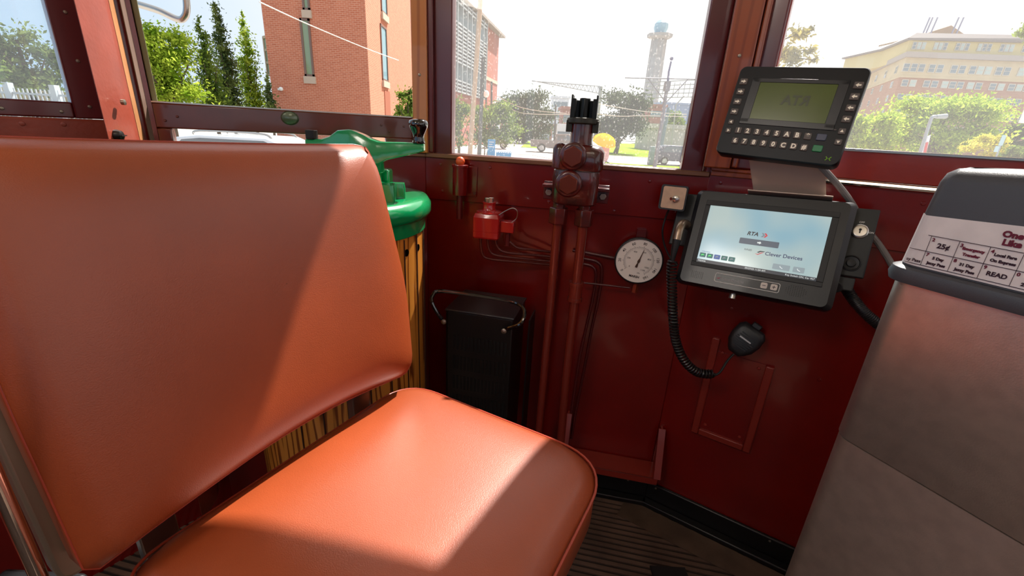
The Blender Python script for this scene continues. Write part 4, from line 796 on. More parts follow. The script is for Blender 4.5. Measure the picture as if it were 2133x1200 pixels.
gpoly('pavement_1', [(945, 318), (1108, 322), (1160, 333), (1430, 347), (1430, 331), (1262, 326), (1160, 322), (945, 308)], walk, -.02)
# ---- trees ----
lf_near = leafmat('leaf_bright', rgb(116, 150, 40), rgb(190, 205, 80), .45); lf_mid = leafmat('leaf_mid', rgb(74, 100, 44), rgb(140, 158, 70), .4)
lf_dark = leafmat('leaf_dark', rgb(52, 66, 46), rgb(92, 106, 72), .3); lf_yel = leafmat('leaf_yellow', rgb(176, 176, 50), rgb(226, 210, 90), .45); lf_cyp = leafmat('leaf_cypress', rgb(64, 84, 50), rgb(138, 152, 84), .35)
bark = mat('bark', rgb(92, 78, 62), .9, noise=.3, nscale=6)
def leaves(blobs, n, size, seed):
    rg = np.random.default_rng(seed); vol = np.array([b[3] * b[4] * b[5] for b in blobs]) ** .75; k = rg.choice(len(blobs), n, p=vol / vol.sum()); B_ = np.array(blobs)[k]
    d = rg.normal(size=(n, 3)); d /= np.linalg.norm(d, axis=1)[:, None]; rr = np.abs(rg.normal(size=n)) * .52 + .12; c = B_[:, :3] + d * rr[:, None] * B_[:, 3:6]
    a = rg.normal(size=(n, 3)); a /= np.linalg.norm(a, axis=1)[:, None]; t = rg.normal(size=(n, 3)); u = np.cross(a, t); u /= np.linalg.norm(u, axis=1)[:, None]
    s = size * (.6 + .8 * rg.random(n))[:, None]; v = np.stack([c - a * s, c + u * s * .45, c + a * s, c - u * s * .45], 1).reshape(-1, 3); return v
def tree(label, px, Y, top, bot, wpx, m, n=2600, size=.16, kind='round', seed=1, trunk=True, name='tree', group=None, blobs=None, tilt=0):
    base = at(px, bot, Y); tp = at(px + (base.x * 0), top, Y); zc0, zc1 = base.z, tp.z; W_ = wpx / FPX * Y * 1.0; x0 = base.x; rg = random.Random(seed)
    root = thing(name, label, 'tree', (x0, Y, GZ), group)
    if blobs is None:
        blobs = []
        if kind == 'round':
            for _ in range(24):
                a = rg.random() * 2 * PI; r = rg.random() ** .5 * .40 * W_; h = rg.random(); q = 1 - abs(h - .45) * .9
                blobs.append((x0 + math.cos(a) * r * q, Y + math.sin(a) * r * q, zc0 + (zc1 - zc0) * (.12 + .72 * h), W_ * .19, W_ * .19, (zc1 - zc0) * .15))
        else:
            for i in range(12):
                h = i / 11; q = (1 - h) ** .7 * .5 + .05; blobs.append((x0 + rg.uniform(-.1, .1) * W_, Y, zc0 + (zc1 - zc0) * h * .97, W_ * q, W_ * q, (zc1 - zc0) * .07))
    n = int(n * 1.5); size = size * .72; v = leaves(blobs, n, size, seed); b = MB(); b.v = [tuple(p) for p in v]; b.f = [(4 * i, 4 * i + 1, 4 * i + 2, 4 * i + 3) for i in range(len(v) // 4)]
    me = bpy.data.meshes.new('foliage'); me.from_pydata([tuple(V(p) - V((x0, Y, GZ))) for p in b.v], [], b.f); me.materials.append(m); o = bpy.data.objects.new('foliage', me); COL.objects.link(o); o.parent = root
    if trunk:
        zz = zc0 + (zc1 - zc0) * .7; tr = .03 * W_ + .05; b = MB(); b.tube([(x0, Y, GZ), (x0 + .02 * W_, Y, (GZ + zc0) / 2 + .3), (x0, Y, zz)], [tr, tr * .75, tr * .3], 8)
        for k in range(5):
            a = k * 2 * PI / 5; b.tube([(x0, Y, zc0 + (zc1 - zc0) * .1 * (k % 3)), (x0 + math.cos(a) * W_ * .3, Y + math.sin(a) * W_ * .3, zc0 + (zc1 - zc0) * .5)], [tr * .45, tr * .1], 6)
        b.build('trunk', bark, root)
    return root
tree('dark leafy oak in the middle distance left of the brake valve', 1090, 72, 180, 300, 134, lf_dark, 8000, .32, seed=3)
tree('large dark drooping oak right of the brake valve behind the yellow umbrella', 1284, 52, 174, 304, 140, lf_dark, 9000, .24, seed=4)
tree('pale green street tree in front of the louvred office building', 1018, 30, 200, 304, 138, lf_mid, 6500, .13, seed=5)
tree('small pale street tree against the left edge of the centre window', 955, 28, 198, 310, 60, lf_mid, 1800, .14, seed=6)
tree('small tree far off beside the metal wire pole', 1400, 85, 228, 292, 60, lf_mid, 1500, .35, seed=7)
tree('small shrubby tree showing beside the corner of the brick building', 850, 16, 178, 262, 64, lf_mid, 1500, .075, seed=8)
tree('bright green leafy tree filling the left window beside the red post', 350, 15.5, 28, 230, 190, lf_near, 19000, .078, seed=9)
tree('tall dark cypress-like tree rising highest in the left window', 484, 23, -14, 232, 54, lf_cyp, 4800, .10, 'col', 10, name='columnar_tree', group='columnar trees by the brick building')
tree('short columnar tree between the leafy tree and the tallest cypress', 447, 18, 36, 228, 60, lf_mid, 4200, .08, 'col', 11, name='columnar_tree', group='columnar trees by the brick building')
tree('slender yellow green columnar tree right of the tallest cypress', 530, 29, 26, 232, 58, lf_near, 4200, .12, 'col', 12, name='columnar_tree', group='columnar trees by the brick building')
tree('low thin columnar tree touching the left edge of the brick building', 566, 20, 150, 238, 24, lf_cyp, 1200, .08, 'col', 13, name='columnar_tree', group='columnar trees by the brick building')
tree('wispy willow-like tree seen through the far left side window', 70, 11, 30, 205, 150, lf_cyp, 3600, .07, seed=14)
tree('tree behind the side window with airy branches reaching out of frame', -40, 9, -20, 190, 120, lf_mid, 1800, .06, seed=24)
tree('big bright green tree below the hotel in the right window', 1935, 38, 184, 330, 240, lf_near, 16000, .19, seed=15, blobs=None)
tree('bright bushy tree directly right of the keypad terminal', 1800, 34, 214, 330, 120, lf_near, 7500, .16, seed=16)
tree('yellow flowering bush right of the street light', 2052, 30, 276, 330, 90, lf_yel, 2200, .14, seed=17, trunk=False, name='bush')
tree('dark grey green tree at the foot of the hotel by the right edge', 2105, 75, 245, 320, 110, lf_dark, 2200, .4, seed=18)
tree('low green bush at the right edge of the right window', 2115, 28, 300, 335, 70, lf_mid, 1200, .12, seed=19, trunk=False, name='bush')
def branch(label, px, py, Y, pts, n, size, seed, mm):
    bl = [(*at(a, b_, Y), r / FPX * Y, r / FPX * Y, r / FPX * Y * .55) for a, b_, r in pts]; c = at(px, py, Y)
    root = thing('tree_branch', label, 'branch', c); v = leaves(bl, n, size, seed); me = bpy.data.meshes.new('foliage'); me.from_pydata([tuple(V(p) - c) for p in v], [], [(4 * i, 4 * i + 1, 4 * i + 2, 4 * i + 3) for i in range(len(v) // 4)]); me.materials.append(mm)
    o = bpy.data.objects.new('foliage', me); COL.objects.link(o); o.parent = root
    b = MB()
    for a, b_, r in pts: b.tube([c, at(a, b_, Y)], [.025, .006], 6)
    b.build('twigs', bark, root)
branch('sparse olive leaved branch beside the upper left corner of the right window', 1560, 110, 9, [(1640, 110, 26), (1665, 70, 22), (1690, 60, 10), (1650, 122, 26), (1690, 104, 16), (1625, 75, 16), (1697, 125, 12)], 900, .05, 20, leafmat('leaf_olive', rgb(96, 96, 56), rgb(170, 158, 84), .35))
branch('small leafy branch tip entering at the right edge of the picture', 2190, 60, 9, [(2130, 70, 14), (2145, 60, 20), (2150, 85, 16)], 260, .05, 21, lf_mid)
# ---- brick building at the left ----
brick = brickmat('orange_brick', rgb(196, 116, 86), rgb(182, 102, 74), rgb(206, 156, 130)); stone = mat('pale_stone', rgb(190, 168, 148), .8); dkframe = mat('bronze_frame', rgb(120, 92, 80), .5); pane_l = mat('pale_green_glass', rgb(138, 150, 116), .08, spec=.8); pane_b = mat('blue_glass', rgb(110, 150, 160), .06, spec=1)
YB_ = 22; cq = P2(768, YB_, 150); lp_ = P2(555, YB_, 100); Rq = (cq[0] - .05 * 15, cq[1] + 15)
Mb1, Lb1 = wallM((lp_[0], YB_), (cq[0], YB_)); Mb2, Lb2 = wallM((cq[0], YB_), Rq)
bb = thing('brick_building', 'orange brick building with tall narrow windows filling the middle of the left window', 'building', ((lp_[0] + cq[0]) / 2, YB_ + 6, GZ))
MB().prism([(lp_[0], YB_), (cq[0], YB_), Rq, (lp_[0], Rq[1])], GZ, 17).build('walls', brick, bb, smooth=False)
def win(M, pa_, pb_, root, sill=True, gm=pane_l, fr=.09, fm=dkframe, name='window', zz=None):
    x0, z1 = onw(M, *pa_); x1, z0 = onw(M, *pb_)
    if zz: z0, z1 = zz
    b = MB(); b.bx((x0, -.05, z0), (x0 + fr, .01, z1), M).bx((x1 - fr, -.05, z0), (x1, .01, z1), M).bx((x0, -.05, z1 - fr), (x1, .01, z1), M).bx((x0, -.05, z0), (x1, .01, z0 + fr), M); o = b.build(name, fm, root, smooth=False)
    MB().bx((x0 + fr, -.012, z0 + fr), (x1 - fr, .01, z1 - fr), M).build('pane', gm, o, smooth=False)
    if sill: MB().bx((x0 - .05, -.10, z0 - .30), (x1 + .05, .01, z0), M).build('sill', stone, o, smooth=False)
    return x0, x1, z0, z1
win(Mb1, (624, 38), (656, 160), bb); xa = win(Mb1, (621, -90), (647, 22), bb); 
win(Mb2, (791, 48), (808, 172), bb, gm=pane_b); win(Mb2, (789, -90), (806, 36), bb, gm=pane_b)
x0, z1 = onw(Mb2, 800, 188); x1, z0 = onw(Mb2, 813, 240); MB().bx((x0, -.03, z0 - 1), (x1, .01, z1), Mb2).build('door_recess', mat('rust_panel', rgb(160, 92, 66), .7), bb, smooth=False)
x0, z0 = onw(Mb1, 590, 186); b = MB().ball((0, 0, 0), .09, Mb1 @ Matrix.Translation((x0, -.2, z0)), 10).bx((x0 - .2, -.12, z0 - .05), (x0, 0, z0 + .03), Mb1); b.build('security_camera', white, bb)
gb = thing('glass_annex', 'pale green glazed wing just left of the brick building', 'building', (*P2(556, 30), GZ))
M_, L_ = wallM(P2(540, 32), P2(575, 30)); x0, z1 = onw(M_, 549, 78); x1, z0 = onw(M_, 580, 155)
MB().bx((x0, 0, z0), (x1, 3, z1), M_).build('glazing', mat('green_glazing', rgb(150, 176, 156), .15), gb, smooth=False)
b = MB()
for k in range(4): z = z0 + (z1 - z0) * k / 3; b.bx((x0 - .05, -.06, z - .07), (x1, 0, z + .07), M_)
b.bx((x0 - .08, -.06, z0), (x0 + .06, 0, z1), M_); b.build('mullions', stone, gb, smooth=False)
MB().bx((x0 + .4, .5, GZ), (x1, 2.5, z0), M_).build('lower_wall', brick, gb, smooth=False)
# ---- louvred office building ----
Pq = P2(905, 41, 200); Qq = P2(1035, 65, 200); Mo, Lo = wallM(Pq, Qq); ob = thing('office_building', 'red brick office building with silver louvres and overhanging flat roof in the centre window', 'building', ((Pq[0] + Qq[0]) / 2 - 4, (Pq[1] + Qq[1]) / 2, GZ))
zr = hz(1035, 66, Qq); rb = brickmat('red_brick_far', rgb(168, 92, 74), rgb(152, 80, 64), rgb(176, 114, 98), bw=.4, rh=.14)
ny = Mo.to_3x3() @ V((0, 1, 0)); MB().bx((0, 0, GZ), (Lo, 14, zr - .6), Mo).build('walls', rb, ob, smooth=False)
MB().bx((-2, -.7, zr - .6), (Lo + .7, 15, zr - .35), Mo).build('roof', mat('roof_soffit', rgb(150, 138, 130), .6), ob, smooth=False)
xl1, _ = onw(Mo, 1004, 150); lm = mat('louvre_silver', rgb(168, 172, 174), .4, .3); zl = lambda py: onw(Mo, 975, py)[1]
b = MB(); z = zl(200)
while z < zr - .8:
    in1 = zl(175) < z < zl(147); in2 = zl(70) < z < zl(36)
    if not (in1 or in2): b.bx((.1, -.5, z), (xl1, -.3, z + .14), Mo)
    z += .32
b.build('louvre_screen', lm, ob, smooth=False)
for (pa_, pb_) in ((34, 72), (145, 177)):
    MB().bx((.1, -.12, zl(pb_)), (xl1, .0, zl(pa_)), Mo).build('window_band', pane_b, ob, smooth=False)
b = MB()
for k in range(11): x = .1 + (xl1 - .1) * k / 10; b.bx((x - .07, -.55, zl(200)), (x + .07, -.1, zr - .7), Mo)
b.build('louvre_posts', lm, ob, smooth=False)
for a, c_ in (((1008, 70), (1014, 150)),):
    x0, z1 = onw(Mo, *a); x1, z0 = onw(Mo, *c_); MB().bx((x0, -.06, z0), (x1, .01, z1), Mo).build('window', dkframe, ob, smooth=False)
x0, z0 = onw(Mo, 1006, 158); MB().bx((xl1, -.08, z0 - .25), (Lo, .01, z0 + .15), Mo).build('stone_band', stone, ob, smooth=False)
# ---- memorial tower ----
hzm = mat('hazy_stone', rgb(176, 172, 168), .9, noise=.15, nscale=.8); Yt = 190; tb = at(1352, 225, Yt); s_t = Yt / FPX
tw = thing('stone_tower', 'tall pale stone tower with pale blue cap rising behind the trees', 'tower', (tb.x, Yt, GZ))
M = Matrix.Translation((tb.x, Yt, 0)); zt1 = hz(1365, 83, (tb.x, Yt)); zt2_ = hz(1367, 72, (tb.x, Yt)); zt3 = hz(1368, 43, (tb.x, Yt))
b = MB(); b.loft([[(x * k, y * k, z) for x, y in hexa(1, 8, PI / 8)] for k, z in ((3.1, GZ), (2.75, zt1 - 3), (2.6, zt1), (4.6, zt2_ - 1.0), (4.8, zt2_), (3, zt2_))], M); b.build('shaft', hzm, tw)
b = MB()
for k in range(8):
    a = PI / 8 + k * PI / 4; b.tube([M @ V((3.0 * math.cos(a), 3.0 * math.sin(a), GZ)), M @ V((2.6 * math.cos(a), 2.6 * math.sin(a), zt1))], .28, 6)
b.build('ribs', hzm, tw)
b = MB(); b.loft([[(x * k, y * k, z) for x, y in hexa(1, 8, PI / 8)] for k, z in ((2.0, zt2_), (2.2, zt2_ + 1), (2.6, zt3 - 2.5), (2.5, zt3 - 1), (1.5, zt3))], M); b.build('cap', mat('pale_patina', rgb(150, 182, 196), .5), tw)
# ---- right hotel ----
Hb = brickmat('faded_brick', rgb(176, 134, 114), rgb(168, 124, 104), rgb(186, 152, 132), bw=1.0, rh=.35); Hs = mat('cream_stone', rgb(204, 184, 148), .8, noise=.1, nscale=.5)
YH = 112; Ph = P2(1862, YH, 200); Qh = (Ph[0] + 62, YH - 6); Lh0 = P2(1786, YH + 34, 200)
Mh1, Lh1 = wallM(Ph, Qh); Mh0, Lh0_ = wallM(Lh0, Ph); hz_ = lambda py, px=1900: onw(Mh1, px, py)[1]
zc = hz_(118); zat = hz_(84); ho = thing('hotel_building', 'large cream and brick hotel block with rows of windows at the upper right', 'building', ((Ph[0] + Qh[0]) / 2, YH + 10, GZ))
back = [(Qh[0], YH + 60), (Lh0[0], YH + 60)]
MB().prism([Lh0, Ph, Qh] + back, GZ, hz_(158)).build('brick_walls', Hb, ho, smooth=False)
MB().prism([Lh0, Ph, Qh] + back, hz_(158), zc).build('stone_storey', Hs, ho, smooth=False)
def off(pts, d):
    c = V((sum(p[0] for p in pts) / len(pts), sum(p[1] for p in pts) / len(pts))); return [tuple(V(p) + (V(p) - c).normalized() * d) for p in pts]
MB().prism(off([Lh0, Ph, Qh] + back, 1.0), zc - .2, zc + .9).build('cornice', mat('cornice_grey', rgb(168, 156, 148), .8), ho, smooth=False)
MB().prism(off([Lh0, Ph, Qh] + back, .3), hz_(162), hz_(158)).build('string_course', Hs, ho, smooth=False)
Pa = P2(1893, YH + 3, 90); Pl = P2(1842, YH + 16, 100); Ma1, _ = wallM(Pa, Qh); zat = onw(Ma1, 1900, 84)[1]
MB().prism([Pl, Pa, Qh] + [(Qh[0], YH + 30), (Pl[0], YH + 30)], zc, zat).build('attic_storey', mat('ochre_stone', rgb(206, 186, 130), .8), ho, smooth=False)
zrf = onw(Ma1, 1900, 66)[1]; b = MB(); ap = [Pl, Pa, Qh, (Qh[0], YH + 30), (Pl[0], YH + 30)]; b.loft([[(*p, zat) for p in off(ap, .9)], [(*p, zat + .4) for p in off(ap, .9)], [(*p, zrf) for p in off(ap, -1.8)]]); b.build('roof', mat('metal_roof', rgb(128, 120, 118), .7), ho, smooth=False)
pg = at(1950, 62, YH + 14); zp = hz(1975, 48, (pg.x, pg.y)); zq = zrf; MB().prism([(-7.5, -1), (-7.2, (zp - zq) * .15), (0, (zp - zq) * .75), (5.5, (zp - zq) * .2), (6, -1)], -6, 6, Matrix.Translation((pg.x, YH + 16, zq)) @ Matrix.Rotation(PI / 2, 4, 'X')).build('penthouse', mat('tan_stone', rgb(170, 140, 112), .8), ho, smooth=False)
hwf = mat('window_frame_cream', rgb(200, 190, 175), .6); hwg = mat('hotel_glass', rgb(110, 126, 134), .12, spec=.8); hwg2 = mat('hotel_glass_pale', rgb(176, 190, 182), .2)
def hwin(M, x, z0, z1, w_, k=0):
    o = MB().bx((x - w_ / 2, -.12, z0), (x + w_ / 2, .02, z1), M).build('window', hwf, ho, smooth=False)
    MB().bx((x - w_ / 2 + .15, -.16, z0 + .15), (x + w_ / 2 - .15, -.10, (z0 + z1) / 2 - .06), M).bx((x - w_ / 2 + .15, -.16, (z0 + z1) / 2 + .06), (x + w_ / 2 - .15, -.10, z1 - .15), M).build('pane', hwg if k % 3 else hwg2, o, smooth=False)
rows = [(132, 150), (166, 181), (196, 211), (228, 244), (260, 276)]; rg = random.Random(5)
for r_, (pa_, pb_) in enumerate(rows):
    for i in range(9):
        x = 2.2 + i * 4.6
        if x > 36: break
        for dx in ((-.85, .85) if (i + r_) % 3 else (-1.6, 0, 1.6)): hwin(Mh1, x + dx, hz_(pb_), hz_(pa_), 1.4, rg.randrange(6))
for i in range(9):
    for dx in (-.95, .0, .95): 
        x = 2.2 + i * 4.4 + dx
        if x < 36: hwin(Ma1, x, onw(Ma1, 1900, 103)[1], onw(Ma1, 1900, 87)[1], .85, rg.randrange(4))
for r_, (pa_, pb_) in enumerate(rows[:4]):
    for i in range(4):
        x = Lh0_ * (.22 + i * .22); hwin(Mh0, x, hz_(pb_), hz_(pa_), 1.6, 1)
for px in (1799, 1826, 1925, 1931, 1941, 1985, 1995):
    hy = 126 if px < 1810 else (114 if px < 1830 else 62); Y = YH + 30 if px < 1830 else YH + 9; a = at(px, hy, Y); z1 = a.z + 2.6
    tag(MB().tube([(a.x, Y, a.z - 1.0), (a.x + .4, Y, z1)], .16, 6).build('rooftop_antenna', mat('antenna_grey', rgb(150, 150, 170), .5)), 'thin grey antenna standing on the hotel roof', 'antenna', 'antennas on the hotel roof')
# ---- far buildings ----
def blk(name, label, pxa, pxb, Y, pt_, m, wins=None, d=8):
    a = P2(pxa, Y); b_ = P2(pxb, Y); z = hz((pxa + pxb) / 2, pt_, ((a[0] + b_[0]) / 2, Y)); r = thing(name, label, 'building', ((a[0] + b_[0]) / 2, Y + d / 2, GZ))
    MB().bx((a[0], Y, GZ), (b_[0], Y + d, z)).build('walls', m, r, smooth=False); MB().bx((a[0] - .4, Y - .4, z), (b_[0] + .4, Y + d + .4, z + .6)).build('parapet', m, r, smooth=False)
    if wins:
        nr, nc = wins; w_ = (b_[0] - a[0]) / nc
        for j in range(nr):
            zz = z - 3.2 * (j + 1) + .6; MB().bx((a[0] + .3 * w_, Y - .08, zz), (b_[0] - .3 * w_, Y, zz + 1.5)).build('window_band', hwg, r, smooth=False)
    return r
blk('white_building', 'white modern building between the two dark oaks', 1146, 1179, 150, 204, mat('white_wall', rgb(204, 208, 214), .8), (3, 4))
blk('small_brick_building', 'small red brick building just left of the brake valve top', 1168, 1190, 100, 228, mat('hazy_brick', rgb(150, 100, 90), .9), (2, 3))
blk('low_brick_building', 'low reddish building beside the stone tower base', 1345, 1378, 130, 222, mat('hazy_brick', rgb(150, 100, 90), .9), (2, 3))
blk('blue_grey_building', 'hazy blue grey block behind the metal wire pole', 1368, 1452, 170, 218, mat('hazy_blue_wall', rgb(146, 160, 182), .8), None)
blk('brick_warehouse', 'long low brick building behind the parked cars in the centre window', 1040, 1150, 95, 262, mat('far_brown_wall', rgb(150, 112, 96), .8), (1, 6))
# stone wall and steps on the right
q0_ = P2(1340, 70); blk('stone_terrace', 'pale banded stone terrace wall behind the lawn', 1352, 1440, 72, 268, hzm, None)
st_ = thing('stone_steps', 'broad pale steps rising at the right edge of the centre window', 'steps', (*P2(1418, 46), GZ))
b = MB()
for k in range(12):
    a = atz(1392 + k * 1.2, 322 - k * 1.6, GZ); x0 = at(1398, 300, 46).x; b.bx((x0 + .10 * k, 44 + k * .6, GZ - .05), (x0 + 6.5, 44.7 + k * .6, GZ + .10 * (k + 1)))
b.build('treads', hzm, st_, smooth=False); MB().bx((x0 - .35, 43.8, GZ), (x0 - .02, 52, GZ + .5)).build('kerb', walk, st_, smooth=False)
# ---- poles and wires ----
def post(name, label, pa_, pb_, Y, r0, r1, m, cat='pole', parts=None):
    a = at(*pa_, Y); b_ = at(*pb_, Y)
    if parts is None: return tag(MB().tube([a, b_], [r0, r1], 10).build(name, m), label, cat)
pw = mat('pale_wood_pole', rgb(176, 146, 120), .8); pd = mat('dark_pole', rgb(74, 78, 78), .6)
g0 = atz(977, 322, GZ); post('utility_pole', 'tall leaning pale wooden utility pole at the left of the centre window', (978, 335), (1005, -60), 14, .072, .066, pw)
post('street_pole', 'dark slim pole beside the pale leaning utility pole', (998, 326), (1007, 120), 26, .12, .10, pd)
post('street_pole', 'very thin dark pole right of the louvred building', (1023, 310), (1024, 170), 40, .10, .08, pd)
post('street_pole', 'thin dark pole between the left oak and the white building', (1154, 300), (1158, 218), 48, .10, .08, pd)
post('street_pole', 'teal grey pole just right of the tall metal wire pole', (1371, 332), (1393, 224), 40, .20, .12, mat('teal_pole', rgb(96, 118, 118), .6))
Yp = 30; wpo = thing('wire_pole', 'tall grey metal pole with a braced cross arm carrying tram wires', 'pole', at(1364, 348, Yp))
gp_ = mat('galvanised', rgb(120, 118, 124), .5, .3)
MB().tube([at(1363, 350, Yp), at(1391, 172, Yp)], [.13, .10], 12).build('mast', gp_, wpo); MB().tube([at(1391, 172, Yp), at(1393, 150, Yp), at(1398, 128, Yp)], [.07, .06, .05], 8).ball(at(1399, 122, Yp), .11, None, 8).build('finial', mat('blue_grey_pole', rgb(84, 84, 120), .5), wpo)
MB().tube([at(1302, 162, Yp), at(1450, 165, Yp)], .035, 8).build('cross_arm', gp_, wpo)
for a in (1350, 1434): MB().tube([at(a, 164, Yp), at(1387, 214, Yp)], .03, 6).build('brace', gp_, wpo)
MB().bx(tuple(at(1384, 190, Yp) - V((.02, .2, 0))), tuple(at(1396, 170, Yp) + V((0, .2, 0)))).build('junction_box', gp_, wpo)
for px, py, lab in ((1013, 196, 'round white street lamp globe on a post before the office building, upper of two'), (1030, 219, 'round white street lamp globe on a post before the office building, lower of two')):
    Y = 34; c = at(px, py, Y); r = thing('street_lamp', lab, 'street lamp', (c.x, Y, GZ)); MB().ball(c, .20, None, 10, (1, 1, 1.2)).build('globe', white, r); MB().cyl((c.x, Y, GZ), (c.x, Y, c.z - .2), .05, 8).build('post', pd, r)
wm = mat('wire_pale', rgb(206, 196, 180), .4)
def wire_(label, pts, r=.012, m=wm): tag(MB().tube(smooth_path([at(*p) for p in pts], 8), r, 5).build('overhead_wire', m), label, 'wire')
wire_('pale overhead wire crossing in front of the orange brick building', [(540, 4, 9), (640, 50, 10), (760, 100, 12), (830, 126, 13)], .011)
wire_('upper pale overhead wire sagging across the left oak', [(1035, 200, 35), (1080, 222, 33), (1130, 232, 31), (1180, 236, 30)], .022)
wire_('lower pale overhead wire across the left oak meeting the valve', [(1030, 206, 33), (1075, 232, 31), (1120, 238, 29), (1190, 238, 28)], .022)
wire_('upper overhead wire right of the brake valve running to the wire pole', [(1235, 214, 30), (1290, 224, 30), (1350, 233, 30), (1430, 238, 30)], .022)
wire_('lower overhead wire right of the brake valve running to the wire pole', [(1235, 236, 30), (1290, 242, 30), (1340, 241, 30), (1430, 243, 30)], .022)
# tower crane jib far away
cj = thing('crane_jib', 'long thin lattice crane jib in the white sky above the oaks', 'crane', at(1180, 180, 120)); b = MB(); p0 = at(1108, 168, 120); p1_ = at(1250, 195, 120); p2_ = at(1250, 180, 120); n_ = 18
b.tube([p0, p1_], .10, 5); b.tube([at(1108, 169, 120), p2_], .10, 5)
for k in range(n_):
    b.tube([p0.lerp(p1_, k / n_), at(1108, 168.5, 120).lerp(p2_, (k + .5) / n_)], .06, 4); b.tube([at(1108, 168.5, 120).lerp(p2_, (k + .5) / n_), p0.lerp(p1_, (k + 1) / n_)], .06, 4)
b.build('lattice', mat('crane_grey', rgb(150, 150, 150), .6), cj); MB().cyl((p1_.x, 120, GZ), (p1_.x, 120, p2_.z), .5, 6).build('mast', mat('crane_grey', (0, 0, 0, 1)), cj)
cg = thing('tram_gantry', 'pale lattice overhead gantry right of the wire pole', 'gantry', at(1420, 190, 60)); b = MB()
for k in range(5): b.tube([at(1345, 172 + k * 8, 60), at(1460, 166 + k * 9, 60)], .05, 5)
for k in range(9): b.tube([at(1362 + k * 11, 172, 60), at(1356 + k * 11, 203, 60)], .04, 5)
b.build('lattice', mat('crane_grey', (.3, .3, .3, 1), .6), cg); MB().tube([at(1425, 200, 60), at(1408, 218, 60), V((at(1400, 300, 60).x, 60, GZ))], .08, 6).build('leg', mat('crane_grey', (.3, .3, .3, 1)), cg)
# street light and banner at the right
Ys = 24; sL = thing('street_light', 'grey cobra-head street light before the bright trees in the right window', 'street light', (*P2(1912, Ys), GZ)); gm_ = mat('lamp_grey', rgb(150, 156, 160), .4, .3)
MB().tube(smooth_path([V((at(1895, 355, Ys).x, Ys, GZ)), at(1900, 350, Ys), at(1916, 318, Ys), at(1936, 258, Ys), at(1942, 244, Ys), at(1952, 243, Ys)], 6), .075, 8).build('pole', gm_, sL); MB().tube([at(1950, 243, Ys), at(1971, 242, Ys)], [.09, .12], 8).build('head', gm_, sL)
q = [at(1921, 318, Ys - .1), at(1929, 320, Ys - .1), at(1939, 281, Ys - .1), at(1933, 284, Ys - .1)]
fb_ = thing('feather_banner', 'narrow white and red banner hanging beside the street light pole', 'banner', q[0]); MB().add(q + [p + V((0, .03, 0)) for p in q], [(0, 1, 2, 3), (7, 6, 5, 4), (0, 4, 5, 1), (1, 5, 6, 2), (2, 6, 7, 3), (3, 7, 4, 0)]).build('cloth', mat('banner_white', rgb(226, 222, 226), .6), fb_, smooth=False)
q = [at(1924, 318, Ys - .13), at(1929, 320, Ys - .13), at(1934, 296, Ys - .13), at(1929, 297, Ys - .13)]; MB().add(q + [p + V((0, .02, 0)) for p in q], [(0, 1, 2, 3), (7, 6, 5, 4), (0, 4, 5, 1), (1, 5, 6, 2), (2, 6, 7, 3), (3, 7, 4, 0)]).build('red_figure', mat('banner_red', rgb(200, 60, 60), .6), fb_, smooth=False)
sp = thing('sign_post', 'pale blue street sign panels on a leaning post at the lower right', 'sign', at(2070, 330, 20)); MB().tube([at(2068, 345, 20), at(2092, 282, 20)], .03, 8).cyl((at(2068, 345, 20).x, 20, GZ), at(2068, 345, 20), .03, 8).build('post', gm_, sp)
for a, c_ in (((2084, 283), (2092, 302)), ((2073, 305), (2079, 316))):
    p = at((a[0] + c_[0]) / 2, (a[1] + c_[1]) / 2, 19.9); MB().box(p, (.17, .02, .42 if a[0] > 2080 else .24)).build('panel', mat('sign_pale_blue', rgb(170, 200, 205), .5), sp, smooth=False)
tag(MB().bx(tuple(at(2125, 256, 26)), tuple(at(2200, 205, 26) + V((0, .1, 0)))).build('white_signboard', white, smooth=False), 'plain white signboard cut off by the right edge', 'sign')
# blue signs
Yb = 27; bsn = thing('blue_sign', 'tall blue upright information sign at the kerb', 'sign', at(1024, 326, Yb)); a = at(1015, 328, Yb); c_ = at(1032, 291, Yb)
MB().bx((a.x, Yb, a.z), (c_.x, Yb + .12, c_.z)).build('panel', mat('sign_blue', rgb(40, 140, 190), .4), bsn, smooth=False); b = MB()
for k, w_ in enumerate((.30, .22, .34)): b.bx((a.x + .06, Yb - .01, c_.z - .16 - k * .13), (a.x + .06 + w_, Yb, c_.z - .13 - k * .13))
b.build('print_lines', white, bsn, smooth=False)
Yb = 26; b = MB(); a = at(1033, 329, Yb); c_ = at(1065, 319, Yb); b.bx((a.x, Yb, a.z), (c_.x, Yb + .05, c_.z)); 
for k in range(7): x = a.x + (c_.x - a.x) * (k + .5) / 7; b.tube([(x + .055 * math.cos(q), Yb + .02, c_.z + .01 + .055 * math.sin(q)) for q in [2 * PI * i / 10 for i in range(10)]], .016, 5, closed=True)
tag(b.build('blue_rack', mat('sign_blue', (0, 0, 0, 1)), smooth=False), 'low blue rack with a scalloped top beside the blue sign', 'rack')
